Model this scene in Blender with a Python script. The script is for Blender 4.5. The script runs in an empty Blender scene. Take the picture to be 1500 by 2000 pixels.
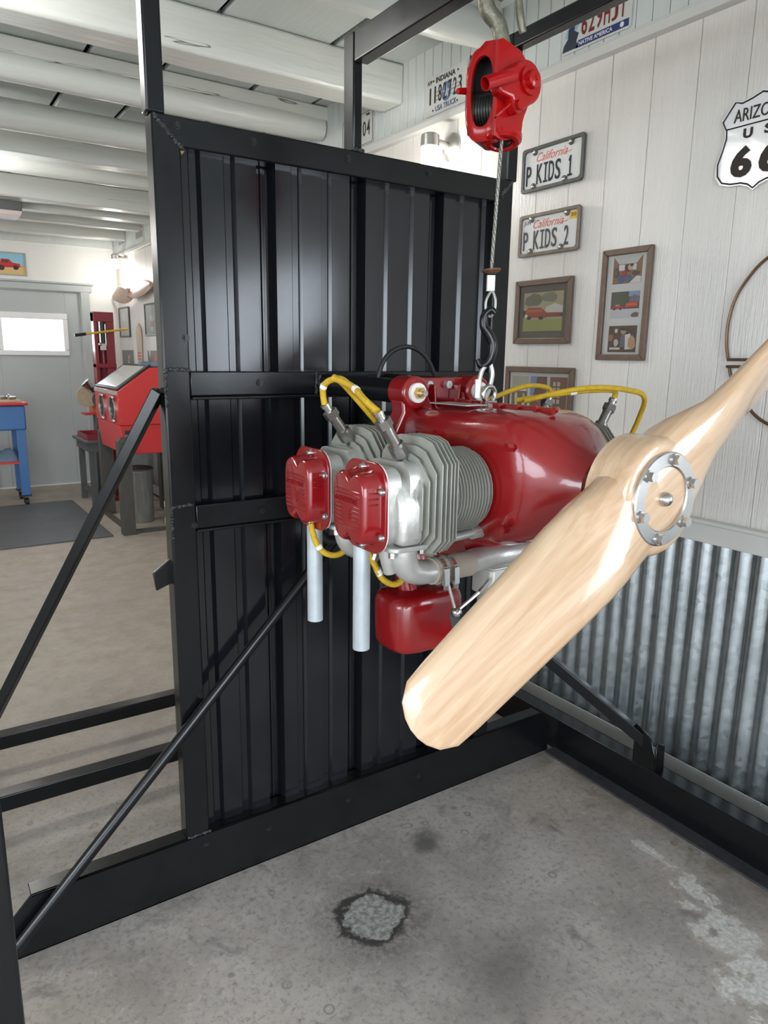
import bpy, bmesh, math, random
from mathutils import Vector, Matrix, noise as mnoise

rng = random.Random(7)
S = bpy.context.scene
COL = S.collection
R = math.radians

# ------------------------------------------------------------------ camera
cam_d = bpy.data.cameras.new('camera')
cam = bpy.data.objects.new('camera', cam_d)
COL.objects.link(cam)
yaw, pitch, roll = R(33.596), R(12.216), R(0.807)
fwd = Vector((math.sin(yaw) * math.cos(pitch), math.cos(yaw) * math.cos(pitch), -math.sin(pitch)))
rt = fwd.cross(Vector((0, 0, 1))).normalized()
up = rt.cross(fwd)
rt2 = rt * math.cos(roll) + up * math.sin(roll)
up2 = -rt * math.sin(roll) + up * math.cos(roll)
M = Matrix((rt2, up2, -fwd)).transposed().to_4x4()
M.translation = Vector((0, 0, 1.42))
cam.matrix_world = M
cam_d.sensor_fit = 'VERTICAL'
cam_d.sensor_height = 24.0
cam_d.lens = 24.0 * 1405.42 / 2000.0
cam_d.clip_start = 0.05
S.camera = cam

# ------------------------------------------------------------------ world, light, exposure
W = bpy.data.worlds.new('sky'); S.world = W; W.use_nodes = True
bg = W.node_tree.nodes['Background']
bg.inputs['Color'].default_value = (0.82, 0.91, 1.0, 1)
bg.inputs['Strength'].default_value = 11.0
S.view_settings.view_transform = 'Standard'
S.view_settings.look = 'None'
S.view_settings.gamma = 1.0
S.view_settings.use_curve_mapping = False
S.view_settings.exposure = -0.15

def area(name, loc, rot, sx, sy, power, col=(1, 1, 1), portal=False):
    d = bpy.data.lights.new(name, 'AREA'); d.shape = 'RECTANGLE'; d.size = sx; d.size_y = sy
    d.energy = power; d.color = col
    if portal: d.cycles.is_portal = True
    o = bpy.data.objects.new(name, d); COL.objects.link(o); o.location = loc; o.rotation_euler = rot
    return o
area('daylight_front_opening', (-1.25, -3.1, 1.15), (R(90), 0, 0), 3.3, 2.3, 1, portal=True)
area('daylight_left_opening', (-3.1, 0.2, 1.5), (0, R(-90), 0), 1.2, 2.4, 1, portal=True)
area('daylight_right_window', (2.1, -1.45, 1.45), (0, R(90), 0), 1.0, 2.4, 1, portal=True)

# ------------------------------------------------------------------ materials
MATS = {}
def nodes_of(m): return m.node_tree.nodes, m.node_tree.links
def mat(name, col, rough=0.5, metal=0.0, coat=0.0, var=0.0, vscale=6.0, bump=0.0, bscale=60.0, stretch=(1, 1, 1), emit=0.0, trans=0.0, var2=None, spec=0.5, rvar=0.0, sub=None):
    if name in MATS: return MATS[name]
    m = bpy.data.materials.new(name); m.use_nodes = True
    N, L = nodes_of(m); b = N['Principled BSDF']
    b.inputs['Base Color'].default_value = (*col, 1)
    b.inputs['Roughness'].default_value = rough
    b.inputs['Metallic'].default_value = metal
    b.inputs['Coat Weight'].default_value = coat
    b.inputs['Coat Roughness'].default_value = 0.04
    b.inputs['Specular IOR Level'].default_value = spec
    b.inputs['Transmission Weight'].default_value = trans
    if emit:
        b.inputs['Emission Color'].default_value = (*col, 1); b.inputs['Emission Strength'].default_value = emit
    if var or bump or rvar:
        g = N.new('ShaderNodeNewGeometry'); mp = N.new('ShaderNodeMapping'); mp.inputs['Scale'].default_value = stretch
        L.new(g.outputs['Position'], mp.inputs['Vector'])
        if var:
            n = N.new('ShaderNodeTexNoise'); n.inputs['Scale'].default_value = vscale; n.inputs['Detail'].default_value = 6
            n.inputs['Roughness'].default_value = 0.62
            L.new(mp.outputs['Vector'], n.inputs['Vector'])
            mr = N.new('ShaderNodeMapRange'); mr.inputs['From Min'].default_value = 0.3; mr.inputs['From Max'].default_value = 0.7
            L.new(n.outputs['Fac'], mr.inputs['Value'])
            mx = N.new('ShaderNodeMix'); mx.data_type = 'RGBA'
            c2 = var2 if var2 else tuple(c * (1 - var) for c in col)
            mx.inputs['A'].default_value = (*c2, 1); mx.inputs['B'].default_value = (*col, 1)
            L.new(mr.outputs['Result'], mx.inputs['Factor']); L.new(mx.outputs['Result'], b.inputs['Base Color'])
        if rvar:
            n3 = N.new('ShaderNodeTexNoise'); n3.inputs['Scale'].default_value = vscale * 2; n3.inputs['Detail'].default_value = 4
            L.new(mp.outputs['Vector'], n3.inputs['Vector'])
            m3 = N.new('ShaderNodeMapRange'); m3.inputs['To Min'].default_value = max(0.02, rough - rvar); m3.inputs['To Max'].default_value = rough + rvar
            L.new(n3.outputs['Fac'], m3.inputs['Value']); L.new(m3.outputs['Result'], b.inputs['Roughness'])
        if bump:
            n2 = N.new('ShaderNodeTexNoise'); n2.inputs['Scale'].default_value = bscale; n2.inputs['Detail'].default_value = 5
            L.new(mp.outputs['Vector'], n2.inputs['Vector'])
            bp = N.new('ShaderNodeBump'); bp.inputs['Strength'].default_value = bump; bp.inputs['Distance'].default_value = 0.01
            L.new(n2.outputs['Fac'], bp.inputs['Height']); L.new(bp.outputs['Normal'], b.inputs['Normal'])
            if coat: L.new(bp.outputs['Normal'], b.inputs['Coat Normal'])
    MATS[name] = m
    return m
def flat(col, rough=0.5):
    return mat('print_%02x%02x%02x' % tuple(int(c * 255) for c in col), tuple(c ** 2.2 for c in col), rough)

m_wall = mat('white_rough_sawn_paint', (0.75, 0.715, 0.67), 0.38, var=0.05, vscale=5, bump=0.42, bscale=48, stretch=(6, 6, 0.22), rvar=0.1)
m_board = mat('grey_green_beadboard_paint', (0.60, 0.63, 0.605), 0.45, var=0.07, vscale=7, bump=0.12, bscale=30, stretch=(3, 3, 0.4))
m_beam = mat('white_beam_paint', (0.63, 0.645, 0.605), 0.34, var=0.10, vscale=4, bump=0.35, bscale=14, stretch=(0.35, 3, 3), rvar=0.08)
def cracked(m, stretch, lo, hi):
    N, L = nodes_of(m); b = N['Principled BSDF']; src = b.inputs['Base Color'].links[0].from_socket
    g = N.new('ShaderNodeNewGeometry'); mp = N.new('ShaderNodeMapping'); mp.inputs['Scale'].default_value = stretch
    L.new(g.outputs['Position'], mp.inputs['Vector'])
    n = N.new('ShaderNodeTexNoise'); n.inputs['Scale'].default_value = 1.0; n.inputs['Detail'].default_value = 3; n.inputs['Distortion'].default_value = 0.5
    L.new(mp.outputs['Vector'], n.inputs['Vector'])
    r = N.new('ShaderNodeMapRange'); r.inputs['From Min'].default_value = lo; r.inputs['From Max'].default_value = hi
    L.new(n.outputs['Fac'], r.inputs['Value'])
    r2 = N.new('ShaderNodeMapRange'); r2.inputs['From Min'].default_value = hi + 0.012; r2.inputs['From Max'].default_value = hi
    L.new(n.outputs['Fac'], r2.inputs['Value'])
    mu = N.new('ShaderNodeMath'); mu.operation = 'MULTIPLY'; L.new(r.outputs['Result'], mu.inputs[0]); L.new(r2.outputs['Result'], mu.inputs[1])
    mx = N.new('ShaderNodeMix'); mx.data_type = 'RGBA'; mx.inputs['B'].default_value = (0.10, 0.095, 0.08, 1)
    L.new(mu.outputs[0], mx.inputs['Factor']); L.new(src, mx.inputs['A']); L.new(mx.outputs['Result'], b.inputs['Base Color'])
cracked(m_beam, (0.8, 16, 16), 0.648, 0.655)
m_ceil = mat('ceiling_plank_paint', (0.50, 0.54, 0.52), 0.5, var=0.08, vscale=4, bump=0.12, bscale=18, stretch=(3, 0.4, 3))
m_deck = mat('dark_roof_deck', (0.03, 0.03, 0.03), 0.9)
m_rear = mat('rear_wall_paint', (0.76, 0.755, 0.72), 0.5, var=0.03)
m_trim = mat('trim_paint', (0.62, 0.61, 0.58), 0.4, var=0.05, bump=0.08, bscale=30)
m_doorp = mat('grey_door_paint', (0.44, 0.47, 0.465), 0.45, var=0.06, vscale=3)
m_whitevinyl = mat('white_vinyl', (0.82, 0.82, 0.82), 0.4)
m_black = mat('black_enamel', (0.0065, 0.007, 0.008), 0.22, coat=0.0, spec=0.40, var=0.35, vscale=9, bump=0.012, bscale=60, rvar=0.05)
m_black2 = mat('black_enamel_weld', (0.010, 0.010, 0.011), 0.18, coat=0.6, bump=0.8, bscale=140)
m_blackpanel = mat('black_ribbed_steel', (0.006, 0.007, 0.009), 0.17, spec=0.62, bump=0.004, bscale=40, rvar=0.02)
m_bolt = mat('black_screw', (0.02, 0.02, 0.02), 0.3, metal=0.3)
m_red = mat('engine_red_enamel', (0.25, 0.003, 0.007), 0.2, coat=0.7, bump=0.02, bscale=50)
m_case = mat('crankcase_red_enamel', (0.27, 0.006, 0.008), 0.24, coat=0.7, bump=0.05, bscale=30)
m_hoist = mat('hoist_red_gloss', (0.36, 0.003, 0.004), 0.2, coat=0.3, spec=0.3, bump=0.03, bscale=40)
m_hoistin = mat('hoist_inner_black', (0.01, 0.01, 0.01), 0.45)
m_alu = mat('cast_aluminium_paint', (0.62, 0.61, 0.58), 0.38, metal=0.55, var=0.15, vscale=25, bump=0.12, bscale=70)
m_fin = mat('cylinder_fin_grey', (0.40, 0.40, 0.35), 0.5, metal=0.25, var=0.2, vscale=18)
m_exh = mat('exhaust_aluminium_paint', (0.58, 0.63, 0.66), 0.45, metal=0.35, var=0.22, vscale=14, bump=0.05, bscale=60)
m_steel = mat('bright_steel', (0.62, 0.61, 0.60), 0.25, metal=1.0, var=0.1, vscale=40)
m_plug = mat('spark_plug_steel', (0.30, 0.28, 0.26), 0.32, metal=0.9, var=0.25, vscale=50)
m_brass = mat('brass', (0.62, 0.45, 0.20), 0.3, metal=0.9)
m_yellow = mat('yellow_ignition_braid', (0.74, 0.46, 0.02), 0.5, var=0.25, vscale=90, bump=0.4, bscale=500)
m_nylon = mat('white_nylon', (0.85, 0.84, 0.82), 0.5)
m_rubber = mat('black_rubber', (0.015, 0.015, 0.015), 0.45)
m_hose = mat('silicone_hose', (0.42, 0.36, 0.30), 0.5, bump=0.1, bscale=80)
m_breather = mat('pale_fitting', (0.72, 0.66, 0.52), 0.45)
m_hook = mat('old_forged_steel', (0.24, 0.225, 0.17), 0.4, metal=0.6, var=0.35, vscale=35, bump=0.25, bscale=70)
m_rust = mat('rusty_steel', (0.20, 0.10, 0.05), 0.6, metal=0.4, var=0.4, vscale=50)
m_nickel = mat('brushed_nickel', (0.55, 0.53, 0.50), 0.32, metal=0.9)
m_framegrey = mat('zinc_plate_frame', (0.13, 0.13, 0.125), 0.4, metal=0.6, var=0.3, vscale=40)
m_framebrown = mat('brown_plate_frame', (0.22, 0.18, 0.15), 0.42, metal=0.5, var=0.3, vscale=40)
m_plate = mat('licence_plate_white', (0.72, 0.72, 0.70), 0.35)
m_platew = mat('licence_plate_offwhite', (0.60, 0.60, 0.56), 0.4, var=0.1, vscale=20)
m_wood = mat('picture_frame_wood', (0.16, 0.105, 0.075), 0.45, var=0.3, vscale=30, stretch=(1, 1, 1))
m_matte = mat('mount_board', (0.72, 0.70, 0.66), 0.7)
m_glass = mat('picture_glass', (1, 1, 1), 0.02, trans=1.0)
m_ring = mat('brown_steel_hoop', (0.17, 0.105, 0.06), 0.35, metal=0.6, var=0.3, vscale=30)
m_cabred = mat('blast_cabinet_red', (0.62, 0.035, 0.035), 0.38, coat=0.2)
m_pressred = mat('press_red', (0.24, 0.02, 0.03), 0.4, coat=0.2)
m_blue = mat('parts_washer_blue', (0.055, 0.17, 0.42), 0.4, coat=0.2)
m_dkwood = mat('dark_stained_post', (0.085, 0.078, 0.066), 0.6, var=0.3, vscale=12, stretch=(4, 4, 0.5))
m_grey = mat('dark_grey_paint', (0.10, 0.105, 0.105), 0.5, var=0.2)
m_can = mat('galvanised_can', (0.42, 0.42, 0.40), 0.5, metal=0.3, var=0.4, vscale=8, stretch=(4, 4, 0.6))
m_mat = mat('rubber_floor_mat', (0.10, 0.105, 0.11), 0.55, var=0.25, vscale=3)
m_denim = mat('denim_cloth', (0.17, 0.25, 0.34), 0.85, var=0.3, vscale=30, bump=0.3, bscale=120)
m_orange = mat('orange_paint', (0.62, 0.17, 0.07), 0.45)
m_beige = mat('buffing_wheel', (0.55, 0.42, 0.30), 0.8, var=0.2, vscale=40)
m_lamp = mat('lamp_glass', (1.0, 0.97, 0.93), 0.4, emit=10.0)
m_led = mat('led_diffuser', (1.0, 0.99, 0.96), 0.4, emit=9.0)
m_mirrorwood = mat('wall_propeller_wood', (0.50, 0.33, 0.25), 0.4, var=0.2, vscale=12, stretch=(3, 0.5, 3))
m_wire = mat('wire_rope', (0.30, 0.30, 0.27), 0.4, metal=0.8)

def galv():
    m = bpy.data.materials.new('galvanised_corrugated_iron'); m.use_nodes = True
    N, L = nodes_of(m); b = N['Principled BSDF']; b.inputs['Metallic'].default_value = 0.9
    g = N.new('ShaderNodeNewGeometry'); v = N.new('ShaderNodeTexVoronoi'); v.inputs['Scale'].default_value = 55
    L.new(g.outputs['Position'], v.inputs['Vector'])
    n = N.new('ShaderNodeTexNoise'); n.inputs['Scale'].default_value = 7; n.inputs['Detail'].default_value = 5
    L.new(g.outputs['Position'], n.inputs['Vector'])
    cr = N.new('ShaderNodeValToRGB')
    cr.color_ramp.elements[0].color = (0.27, 0.31, 0.33, 1); cr.color_ramp.elements[1].color = (0.52, 0.55, 0.56, 1)
    mx = N.new('ShaderNodeMix'); mx.data_type = 'FLOAT'; mx.inputs['Factor'].default_value = 0.55
    L.new(v.outputs['Color'], mx.inputs['A']); L.new(n.outputs['Fac'], mx.inputs['B'])
    L.new(mx.outputs['Result'], cr.inputs['Fac']); L.new(cr.outputs['Color'], b.inputs['Base Color'])
    mr = N.new('ShaderNodeMapRange'); mr.inputs['To Min'].default_value = 0.22; mr.inputs['To Max'].default_value = 0.42
    L.new(mx.outputs['Result'], mr.inputs['Value']); L.new(mr.outputs['Result'], b.inputs['Roughness'])
    return m
m_galv = galv()
m_chan = mat('galvanised_channel', (0.47, 0.48, 0.46), 0.42, metal=0.25, var=0.15, vscale=10)

def concrete():
    m = bpy.data.materials.new('worn_concrete'); m.use_nodes = True
    N, L = nodes_of(m); b = N['Principled BSDF']
    g = N.new('ShaderNodeNewGeometry'); P = g.outputs['Position']
    def noise(sc, det=6, rough=0.6, vec=P, dist=0.0):
        n = N.new('ShaderNodeTexNoise'); n.inputs['Scale'].default_value = sc; n.inputs['Detail'].default_value = det
        n.inputs['Roughness'].default_value = rough; n.inputs['Distortion'].default_value = dist
        L.new(vec, n.inputs['Vector']); return n.outputs['Fac']
    def rng_(v, a, c, lo=0.0, hi=1.0):
        r = N.new('ShaderNodeMapRange'); r.inputs['From Min'].default_value = a; r.inputs['From Max'].default_value = c
        r.inputs['To Min'].default_value = lo; r.inputs['To Max'].default_value = hi
        L.new(v, r.inputs['Value']); return r.outputs['Result']
    def mix(f, a, c):
        x = N.new('ShaderNodeMix'); x.data_type = 'RGBA'
        L.new(f, x.inputs['Factor'])
        for k, s in (('A', a), ('B', c)):
            if isinstance(s, tuple): x.inputs[k].default_value = (*s, 1)
            else: L.new(s, x.inputs[k])
        return x.outputs['Result']
    def math_(op, a, c):
        x = N.new('ShaderNodeMath'); x.operation = op
        for k, s in ((0, a), (1, c)):
            if isinstance(s, (int, float)): x.inputs[k].default_value = s
            else: L.new(s, x.inputs[k])
        return x.outputs[0]
    base = mix(rng_(noise(2.6, 8, 0.65), 0.36, 0.62), (0.275, 0.243, 0.22), (0.43, 0.39, 0.355))
    base = mix(rng_(noise(1.1, 4), 0.48, 0.68), base, (0.39, 0.325, 0.275))
    base = mix(rng_(noise(60, 8, 0.78, dist=0.4), 0.50, 0.70), base, (0.165, 0.145, 0.13))
    base = mix(rng_(noise(26, 8, 0.75, dist=0.6), 0.56, 0.68), base, (0.43, 0.395, 0.355))
    base = mix(rng_(noise(7.5, 5, 0.6, dist=0.8), 0.58, 0.74), base, (0.155, 0.142, 0.135))
    # oil rings: cell borders of a sparse voronoi
    vo = N.new('ShaderNodeTexVoronoi'); vo.inputs['Scale'].default_value = 16; L.new(P, vo.inputs['Vector'])
    ring = math_('MULTIPLY', rng_(vo.outputs['Distance'], 0.12, 0.17), rng_(vo.outputs['Distance'], 0.24, 0.18))
    ring = math_('MULTIPLY', ring, rng_(noise(2.6, 2), 0.55, 0.62))
    base = mix(math_('MULTIPLY', ring, 0.55), base, (0.08, 0.075, 0.07))
    def spot(c, r, wob=0.35, sx=1.0, sy=1.0, nsc=9):
        mp = N.new('ShaderNodeMapping'); mp.inputs['Location'].default_value = (-c[0] * sx, -c[1] * sy, 0); mp.inputs['Scale'].default_value = (sx, sy, 0)
        L.new(P, mp.inputs['Vector'])
        ln = N.new('ShaderNodeVectorMath'); ln.operation = 'LENGTH'; L.new(mp.outputs['Vector'], ln.inputs[0])
        d = math_('DIVIDE', ln.outputs['Value'], r)
        return math_('ADD', d, math_('MULTIPLY', math_('SUBTRACT', noise(nsc, 5, 0.65), 0.5), wob * 2))
    d = spot((0.872, 1.338), 0.078, 0.75, nsc=13)
    base = mix(rng_(d, 2.2, 0.9), base, mix(rng_(noise(60, 4), 0.42, 0.55), (0.10, 0.092, 0.085), base))
    base = mix(rng_(d, 1.28, 1.12), base, (0.055, 0.05, 0.046))
    base = mix(rng_(d, 1.02, 0.90), base, mix(rng_(noise(70, 6, 0.7), 0.42, 0.58), (0.20, 0.19, 0.175), (0.40, 0.39, 0.365)))
    d = spot((1.16, 1.50), 0.05, 0.6, nsc=22)
    base = mix(rng_(d, 1.1, 0.5, 0, 0.75), base, (0.085, 0.08, 0.075))
    d = spot((1.05, 1.03), 0.13, 0.5)
    base = mix(rng_(d, 1.2, 0.3, 0, 0.6), base, (0.10, 0.092, 0.088))
    for c, r, sx, sy in (((1.665, 0.955), 0.055, 1.5, 0.75), ((1.60, 0.80), 0.08, 1.3, 0.75), ((1.70, 1.12), 0.03, 2.0, 0.4), ((1.56, 0.60), 0.13, 1.0, 0.8)):
        d = spot(c, r, 2.1, sx, sy, 16)
        base = mix(rng_(d, 1.5, 0.8, 0, 0.45), base, (0.46, 0.39, 0.32))
        base = mix(rng_(d, 1.02, 0.80, 0, 0.9), base, mix(rng_(noise(80, 5, 0.7), 0.38, 0.6), (0.42, 0.40, 0.37), (0.66, 0.64, 0.61)))
    sx_ = N.new('ShaderNodeSeparateXYZ'); L.new(P, sx_.inputs[0])
    sand = math_('MULTIPLY', rng_(sx_.outputs['Y'], 1.9, 3.4), rng_(noise(1.6, 6), 0.22, 0.6, 0.45, 1.0))
    base = mix(sand, base, mix(rng_(noise(9, 8, 0.7), 0.35, 0.7), (0.34, 0.29, 0.235), (0.47, 0.42, 0.355)))
    # brown dirt strip along the side rail
    dirt = math_('MULTIPLY', rng_(sx_.outputs['X'], 1.72, 1.79), rng_(noise(11, 5), 0.35, 0.6))
    base = mix(math_('MULTIPLY', dirt, 0.8), base, (0.20, 0.165, 0.125))
    L.new(base, b.inputs['Base Color'])
    L.new(rng_(noise(5, 5), 0.3, 0.7, 0.42, 0.68), b.inputs['Roughness'])
    bp = N.new('ShaderNodeBump'); bp.inputs['Strength'].default_value = 0.25; bp.inputs['Distance'].default_value = 0.004
    L.new(noise(45, 6, 0.7), bp.inputs['Height']); L.new(bp.outputs['Normal'], b.inputs['Normal'])
    return m
m_floor = concrete()

def propwood():
    m = bpy.data.materials.new('varnished_laminated_maple'); m.use_nodes = True
    N, L = nodes_of(m); b = N['Principled BSDF']
    tc = N.new('ShaderNodeTexCoord'); mp = N.new('ShaderNodeMapping'); mp.inputs['Scale'].default_value = (1.2, 60, 60)
    L.new(tc.outputs['Object'], mp.inputs['Vector'])
    n = N.new('ShaderNodeTexNoise'); n.inputs['Scale'].default_value = 1.5; n.inputs['Detail'].default_value = 6; n.inputs['Distortion'].default_value = 0.4
    L.new(mp.outputs['Vector'], n.inputs['Vector'])
    sp = N.new('ShaderNodeSeparateXYZ'); L.new(tc.outputs['Object'], sp.inputs[0])
    mm = N.new('ShaderNodeMath'); mm.operation = 'MULTIPLY'; mm.inputs[1].default_value = 62; L.new(sp.outputs['Y'], mm.inputs[0])
    fl = N.new('ShaderNodeMath'); fl.operation = 'FLOOR'; L.new(mm.outputs[0], fl.inputs[0])
    wn = N.new('ShaderNodeTexWhiteNoise'); wn.noise_dimensions = '1D'; L.new(fl.outputs[0], wn.inputs['W'])
    ad = N.new('ShaderNodeMath'); ad.operation = 'MULTIPLY_ADD'; ad.inputs[1].default_value = 0.45
    L.new(wn.outputs['Value'], ad.inputs[0]); L.new(n.outputs['Fac'], ad.inputs[2])
    cr = N.new('ShaderNodeValToRGB')
    cr.color_ramp.elements[0].position = 0.25; cr.color_ramp.elements[0].color = (0.47, 0.28, 0.155, 1)
    cr.color_ramp.elements[1].position = 1.0; cr.color_ramp.elements[1].color = (0.70, 0.51, 0.345, 1)
    L.new(ad.outputs[0], cr.inputs['Fac']); L.new(cr.outputs['Color'], b.inputs['Base Color'])
    b.inputs['Roughness'].default_value = 0.28; b.inputs['Coat Weight'].default_value = 0.8; b.inputs['Coat Roughness'].default_value = 0.08
    return m
m_prop = propwood()

# ------------------------------------------------------------------ mesh building
ORIG = {}
class MB:
    def __init__(s): s.v = []; s.f = []; s.mi = []; s.cur = 0
    def add(s, vs, fs):
        b = len(s.v); s.v += [Vector(p) for p in vs]
        for f in fs: s.f.append([b + i for i in f]); s.mi.append(s.cur)
        return s
    def box(s, x0, x1, y0, y1, z0, z1):
        x0, x1 = min(x0, x1), max(x0, x1); y0, y1 = min(y0, y1), max(y0, y1); z0, z1 = min(z0, z1), max(z0, z1)
        return s.add([(x0, y0, z0), (x1, y0, z0), (x1, y1, z0), (x0, y1, z0), (x0, y0, z1), (x1, y0, z1), (x1, y1, z1), (x0, y1, z1)],
                     [(3, 2, 1, 0), (4, 5, 6, 7), (0, 1, 5, 4), (1, 2, 6, 5), (2, 3, 7, 6), (3, 0, 4, 7)])
    def prism(s, poly, fn, d0, d1):
        n = len(poly); area2 = sum(poly[i][0] * poly[(i + 1) % n][1] - poly[(i + 1) % n][0] * poly[i][1] for i in range(n))
        if area2 < 0: poly = poly[::-1]
        vs = [fn(a, b, d0) for a, b in poly] + [fn(a, b, d1) for a, b in poly]
        fs = [list(range(n))[::-1], list(range(n, 2 * n))] + [(i, (i + 1) % n, n + (i + 1) % n, n + i) for i in range(n)]
        return s.add(vs, fs)
    def frame_of(s, d):
        d = Vector(d).normalized(); a = Vector((0, 0, 1)) if abs(d.z) < 0.9 else Vector((1, 0, 0))
        u = d.cross(a).normalized(); return d, u, u.cross(d).normalized()
    def cyl(s, p0, p1, r0, r1=None, n=16, rot=0.0):
        r1 = r0 if r1 is None else r1; p0, p1 = Vector(p0), Vector(p1); d, u, w = s.frame_of(p1 - p0)
        vs = []
        for p, r in ((p0, r0), (p1, r1)):
            for i in range(n):
                t = 2 * math.pi * i / n + rot; vs.append(p + u * math.cos(t) * r + w * math.sin(t) * r)
        fs = [tuple(range(n))[::-1], tuple(range(n, 2 * n))] + [(i, (i + 1) % n, n + (i + 1) % n, n + i) for i in range(n)]
        return s.add(vs, fs)
    def hex(s, p0, p1, r): return s.cyl(p0, p1, r, n=6)
    def lathe(s, p0, d, prof, n=20):
        p0 = Vector(p0); d, u, w = s.frame_of(d); vs = []; fs = []
        for h, r in prof:
            for i in range(n):
                t = 2 * math.pi * i / n; vs.append(p0 + d * h + u * math.cos(t) * r + w * math.sin(t) * r)
        for k in range(len(prof) - 1):
            for i in range(n): fs.append((k * n + i, k * n + (i + 1) % n, (k + 1) * n + (i + 1) % n, (k + 1) * n + i))
        fs.append(tuple(range(n))[::-1]); fs.append(tuple(range((len(prof) - 1) * n, len(prof) * n)))
        return s.add(vs, fs)
    def sphere(s, c, r, n=12, sq=(1, 1, 1)):
        vs = []; fs = []; m = n // 2; c = Vector(c)
        for k in range(1, m):
            th = math.pi * k / m
            for i in range(n):
                t = 2 * math.pi * i / n; vs.append(c + Vector((math.sin(th) * math.cos(t) * r * sq[0], math.sin(th) * math.sin(t) * r * sq[1], math.cos(th) * r * sq[2])))
        top = len(vs); vs.append(c + Vector((0, 0, r * sq[2]))); vs.append(c - Vector((0, 0, r * sq[2])))
        for k in range(m - 2):
            for i in range(n): fs.append((k * n + i, (k + 1) * n + i, (k + 1) * n + (i + 1) % n, k * n + (i + 1) % n))
        for i in range(n): fs.append((top, i, (i + 1) % n)); fs.append((top + 1, (m - 2) * n + (i + 1) % n, (m - 2) * n + i))
        return s.add(vs, fs)
    def tube(s, pts, r, n=10, sub=6, caps=True, smooth=True):
        pts = [Vector(p) for p in pts]
        rad = r if isinstance(r, (list, tuple)) else [r] * len(pts)
        if smooth and len(pts) > 2:
            P = []; Q = []
            for i in range(len(pts) - 1):
                p0 = pts[max(i - 1, 0)]; p1 = pts[i]; p2 = pts[i + 1]; p3 = pts[min(i + 2, len(pts) - 1)]
                for k in range(sub):
                    t = k / sub
                    P.append(0.5 * ((2 * p1) + (p2 - p0) * t + (2 * p0 - 5 * p1 + 4 * p2 - p3) * t * t + (3 * p1 - p0 - 3 * p2 + p3) * t ** 3))
                    Q.append(rad[i] * (1 - t) + rad[i + 1] * t)
            P.append(pts[-1]); Q.append(rad[-1]); pts, rad = P, Q
        vs = []; fs = []; d, u, w = s.frame_of(pts[1] - pts[0])
        for i, p in enumerate(pts):
            t = (pts[min(i + 1, len(pts) - 1)] - pts[max(i - 1, 0)]).normalized()
            u = (u - t * u.dot(t)); u = u.normalized() if u.length > 1e-6 else s.frame_of(t)[1]
            w = t.cross(u)
            for k in range(n):
                a = 2 * math.pi * k / n; vs.append(p + (u * math.cos(a) + w * math.sin(a)) * rad[i])
        m = len(pts)
        for i in range(m - 1):
            for k in range(n): fs.append((i * n + k, i * n + (k + 1) % n, (i + 1) * n + (k + 1) % n, (i + 1) * n + k))
        if caps: fs.append(tuple(range(n))[::-1]); fs.append(tuple(range((m - 1) * n, m * n)))
        return s.add(vs, fs)
    def bar(s, p0, p1, w, h, upv=(0, 0, 1)):
        p0, p1 = Vector(p0), Vector(p1); d = (p1 - p0).normalized(); u = d.cross(Vector(upv)).normalized(); v = u.cross(d)
        vs = [p + u * a * w / 2 + v * b * h / 2 for p in (p0, p1) for a, b in ((-1, -1), (1, -1), (1, 1), (-1, 1))]
        return s.add(vs, [(0, 1, 2, 3)[::-1], (4, 5, 6, 7), (0, 1, 5, 4), (1, 2, 6, 5), (2, 3, 7, 6), (3, 0, 4, 7)])
    def loft(s, rings, caps=True):
        n = len(rings[0]); vs = [p for r in rings for p in r]; fs = []
        for k in range(len(rings) - 1):
            for i in range(n): fs.append((k * n + i, k * n + (i + 1) % n, (k + 1) * n + (i + 1) % n, (k + 1) * n + i))
        if caps: fs.append(tuple(range(n))[::-1]); fs.append(tuple(range((len(rings) - 1) * n, len(rings) * n)))
        return s.add(vs, fs)
    def build(s, name, m, parent=None, label=None, kind=None, bevel=0.0, seg=2, smooth=True, sharp=38):
        me = bpy.data.meshes.new(name)
        o0 = ORIG.get(parent.name, Vector((0, 0, 0))) if parent else Vector((0, 0, 0))
        rz = ROT.get(parent.name, 0.0) if parent else 0.0
        vs = [p - o0 for p in s.v] if not rz else s.v
        me.from_pydata([tuple(p) for p in vs], [], s.f)
        mats = m if isinstance(m, (list, tuple)) else [m]
        for q in mats: me.materials.append(q)
        if len(mats) > 1: me.polygons.foreach_set('material_index', s.mi)
        bm = bmesh.new(); bm.from_mesh(me); bmesh.ops.recalc_face_normals(bm, faces=bm.faces); bm.to_mesh(me); bm.free()
        if smooth:
            me.polygons.foreach_set('use_smooth', [True] * len(me.polygons)); me.set_sharp_from_angle(angle=R(sharp))
        o = bpy.data.objects.new(name, me); COL.objects.link(o)
        if parent: o.parent = parent; ORIG[o.name] = o0; ROT[o.name] = rz
        if label: o['label'] = label
        if kind: o['kind'] = kind
        if bevel:
            b = o.modifiers.new('bevel', 'BEVEL'); b.width = bevel; b.segments = seg; b.limit_method = 'ANGLE'; b.angle_limit = R(40)
        return o
ROT = {}
def thing(name, label, cat, loc=(0, 0, 0), group=None, rz=0.0):
    o = bpy.data.objects.new(name, None); COL.objects.link(o); o.location = loc; o.rotation_euler = (0, 0, rz)
    o.empty_display_size = 0.05; ORIG[o.name] = Vector(loc); ROT[o.name] = rz
    o['label'] = label; o['category'] = cat
    if group: o['group'] = group
    return o
def tag(o, label, cat, group=None):
    o['label'] = label; o['category'] = cat
    if group: o['group'] = group
    return o
def struct(o): o['kind'] = 'structure'; return o
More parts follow.
